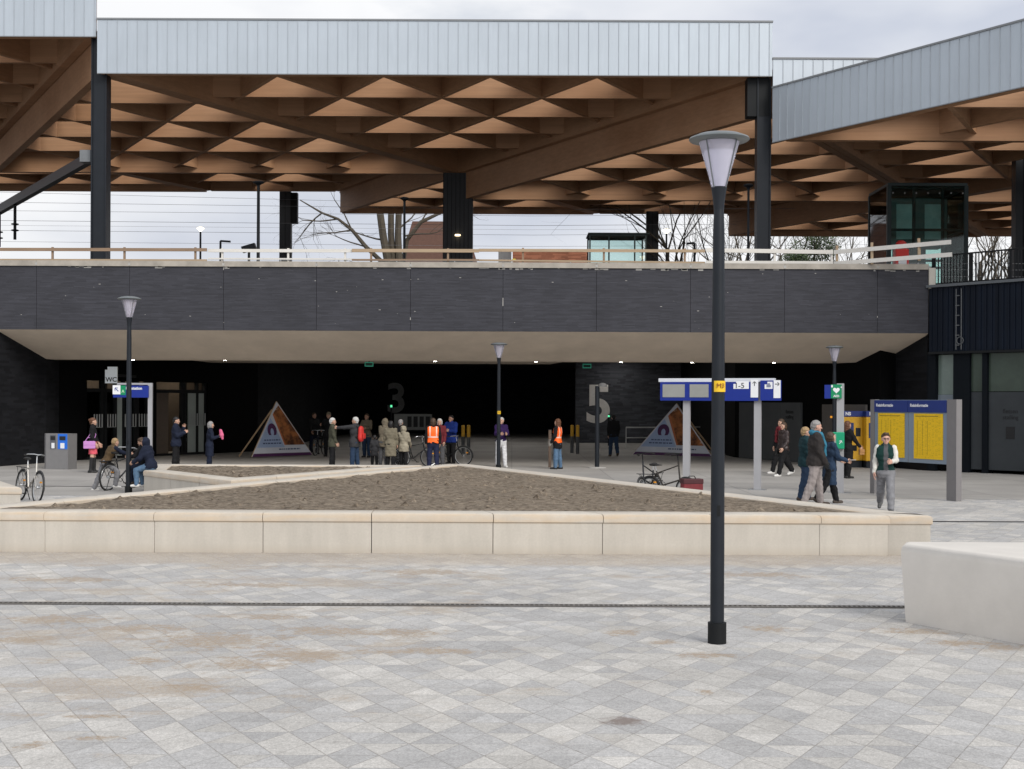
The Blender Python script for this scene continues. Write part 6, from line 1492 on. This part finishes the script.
P('auburn-haired person in orange safety vest and light jeans', at(557.5, 45.0), 1.73, R(68), STAND, ((8, 8, 24, 8), (14, 8, 40, 8)), 0, (0, 0), ('coat', black_c), .70, jeans_l, black_sh, ('long', hred), vest=(hv_o, hv_s), gloves=mat('glove_grey', (.4, .38, .34), .7, .1))
P('man in black jacket and jeans walking away beside the figure 5', at(613.5, 56), 1.80, R(6), ((12, 4, 2), (-14, 20, 2)), top=('jacket', black_c), hem=.80, trousers=jeans, shoes=brown_sh, hair=('short', hk), girth=1.1)
# --- right group
_, i = P('person in brown leather jacket and black trousers walking left', at(783.5, 41.2), 1.74, R(115), ((22, 6, 3), (-24, 14, 3)), ((6, 10, 30, 6), (-4, 10, 20, 4)), 0, (12, 0), ('jacket', leather), .84, black_c, white_sh, ('bob', hb_), scarf=None)
handbag('hand_bag', 'small black handbag carried by the person in brown leather', i['wr'][1]+Vector((.02, -.05, .0)), (.22, .12, .18), black_sh, R(20))
P('red-scarfed person walking just behind the brown leather jacket', at(781, 42.6), 1.82, R(120), ((-18, 16, 2), (20, 6, 2)), top=('jacket', black_c), hem=.80, trousers=black_c, shoes=white_sh, hair=('short', hb_), scarf=maroon)
P('person in dark teal coat and jeans half hidden behind the scarfed man', (wx(805.5, 30.9, 460), 30.9, 0), 1.74, R(-86), ((8, 3, 2), (-8, 6, 2)), top=('puffer', teal), hem=.80, trousers=jeans, shoes=brown_sh, hair=('short', hbl), girth=1.1, h=.018)
P('grey-haired man in dark puffer jacket with a teal scarf', (wx(815.5, 29.3, 460), 29.3, 0), 1.92, R(-94), ((10, 3, 3), (-12, 10, 3)), ((6, 6, 16, 4), (8, 7, 18, 4)), 1, (2, 2), ('puffer', ownbrown), .82, mauve, brown_sh, ('short', hg), girth=1.22, scarf=tealscarf, gloves=black_sh, h=.016, skin=skin_p)
_, i = P('woman in long blue coat and tall brown boots looking at her phone', (wx(829.5, 29.9, 460), 29.9, 0), 1.68, R(-74), ((20, 6, 2), (-22, 14, 2)), ((24, 6, 44, 6), (18, 6, 52, 6)), 3, (0, -12), ('coat', bluegrey), .48, black_c, boot_br, ('bob', hb_), boots=.92, h=.016, flare=1.06)
o = thing('mobile_phone', 'pale mobile phone in the hand of the woman in the long blue coat', 'phone', i['wr'][1]+Vector((.06, -.02, .04)), R(-74)); MB().box((0, 0, 0), (.075, .15, .012)).build('case', mat('phone_case', (.5, .47, .47), .4, .05), o, bevel=.004); MB().box((0, 0, .0085), (.066, .138, .003)).build('screen', black_txt, o)
_, i = P('person in long black coat with auburn hair before the ticket machines', at(847.5, 40.2), 1.76, R(-70), STAND, ((8, 8, 24, 8), (24, 10, 14, -2)), 0, (0, 0), ('coat', black_c), .46, black_c, black_sh, ('long', hred))
handbag('hand_bag', 'small tan handbag hanging from the hand of the person in a long black coat', i['wr'][1]+Vector((0, -.02, -.10)), (.17, .09, .18), mat('tan_leather', (.34, .17, .06), .5, .1), R(15))
vp = gp(885.5, 511)
P('young man in bottle green body warmer with cream sleeves walking forward', (vp.x, vp.y, 0), 1.74, R(166), ((28, 8, 1), (-18, 36, 1)), ((20, 8, 66, 26), (-10, 9, 26, 0)), 0, (8, 0), ('jacket', vgreen), .86, grey_c, mat('shoe_blackwhite', (.08, .08, .08), .5, .9, 14), ('quiff', hb_), sleeve=cream, hood='down', front=darkgrey_c, girth=1.0, h=.015, glasses=True, skin=skin_p)
# --- parked bicycles
sb = gp(29.5, 503)
bicycle('silver bicycle with an amber reflector parked at the left planter', (sb.x-.20, sb.y+.46, .004), R(-141), mat('bike_silver', (.42, .40, .37), .35, .08, metal=.5), lean=R(-6), narrow=True)
bicycle('black bicycle parked behind the big planter, left of its neighbour', (wx(652, 31.9), 31.9, 0.004), R(150), mat('bike_graphite', (.02, .021, .024), .4, .1), lean=R(7), reflect=False, small=True)
bicycle('dark bicycle with yellow and red fittings parked beside the sign post', (wx(666, 31.6), 31.6, 0.004), R(-118), mat('bike_dark', (.03, .025, .02), .4, .15), lean=R(-5), small=True)
q = Vector((wx(692, 30.5), 30.5, 0)); o = thing('saddle_bag', 'dark red pannier bag standing by the blue sign post', 'bag', q, R(12)); redp = mat('pannier_red', (.16, .02, .025), .7, .25, 8)
MB().bb(-.24, .24, -.13, .13, 0.004, .50).build('body', redp, o, bevel=.03); MB().bb(-.245, .245, -.14, .14, .40, .52).build('flap', mat('pannier_dark', (.06, .015, .018), .7, .1), o, bevel=.02); MB().tube([(-.1, 0, .52), (-.06, 0, .58), (.06, 0, .58), (.1, 0, .52)], .012, 6).build('handle', black_sh, o)
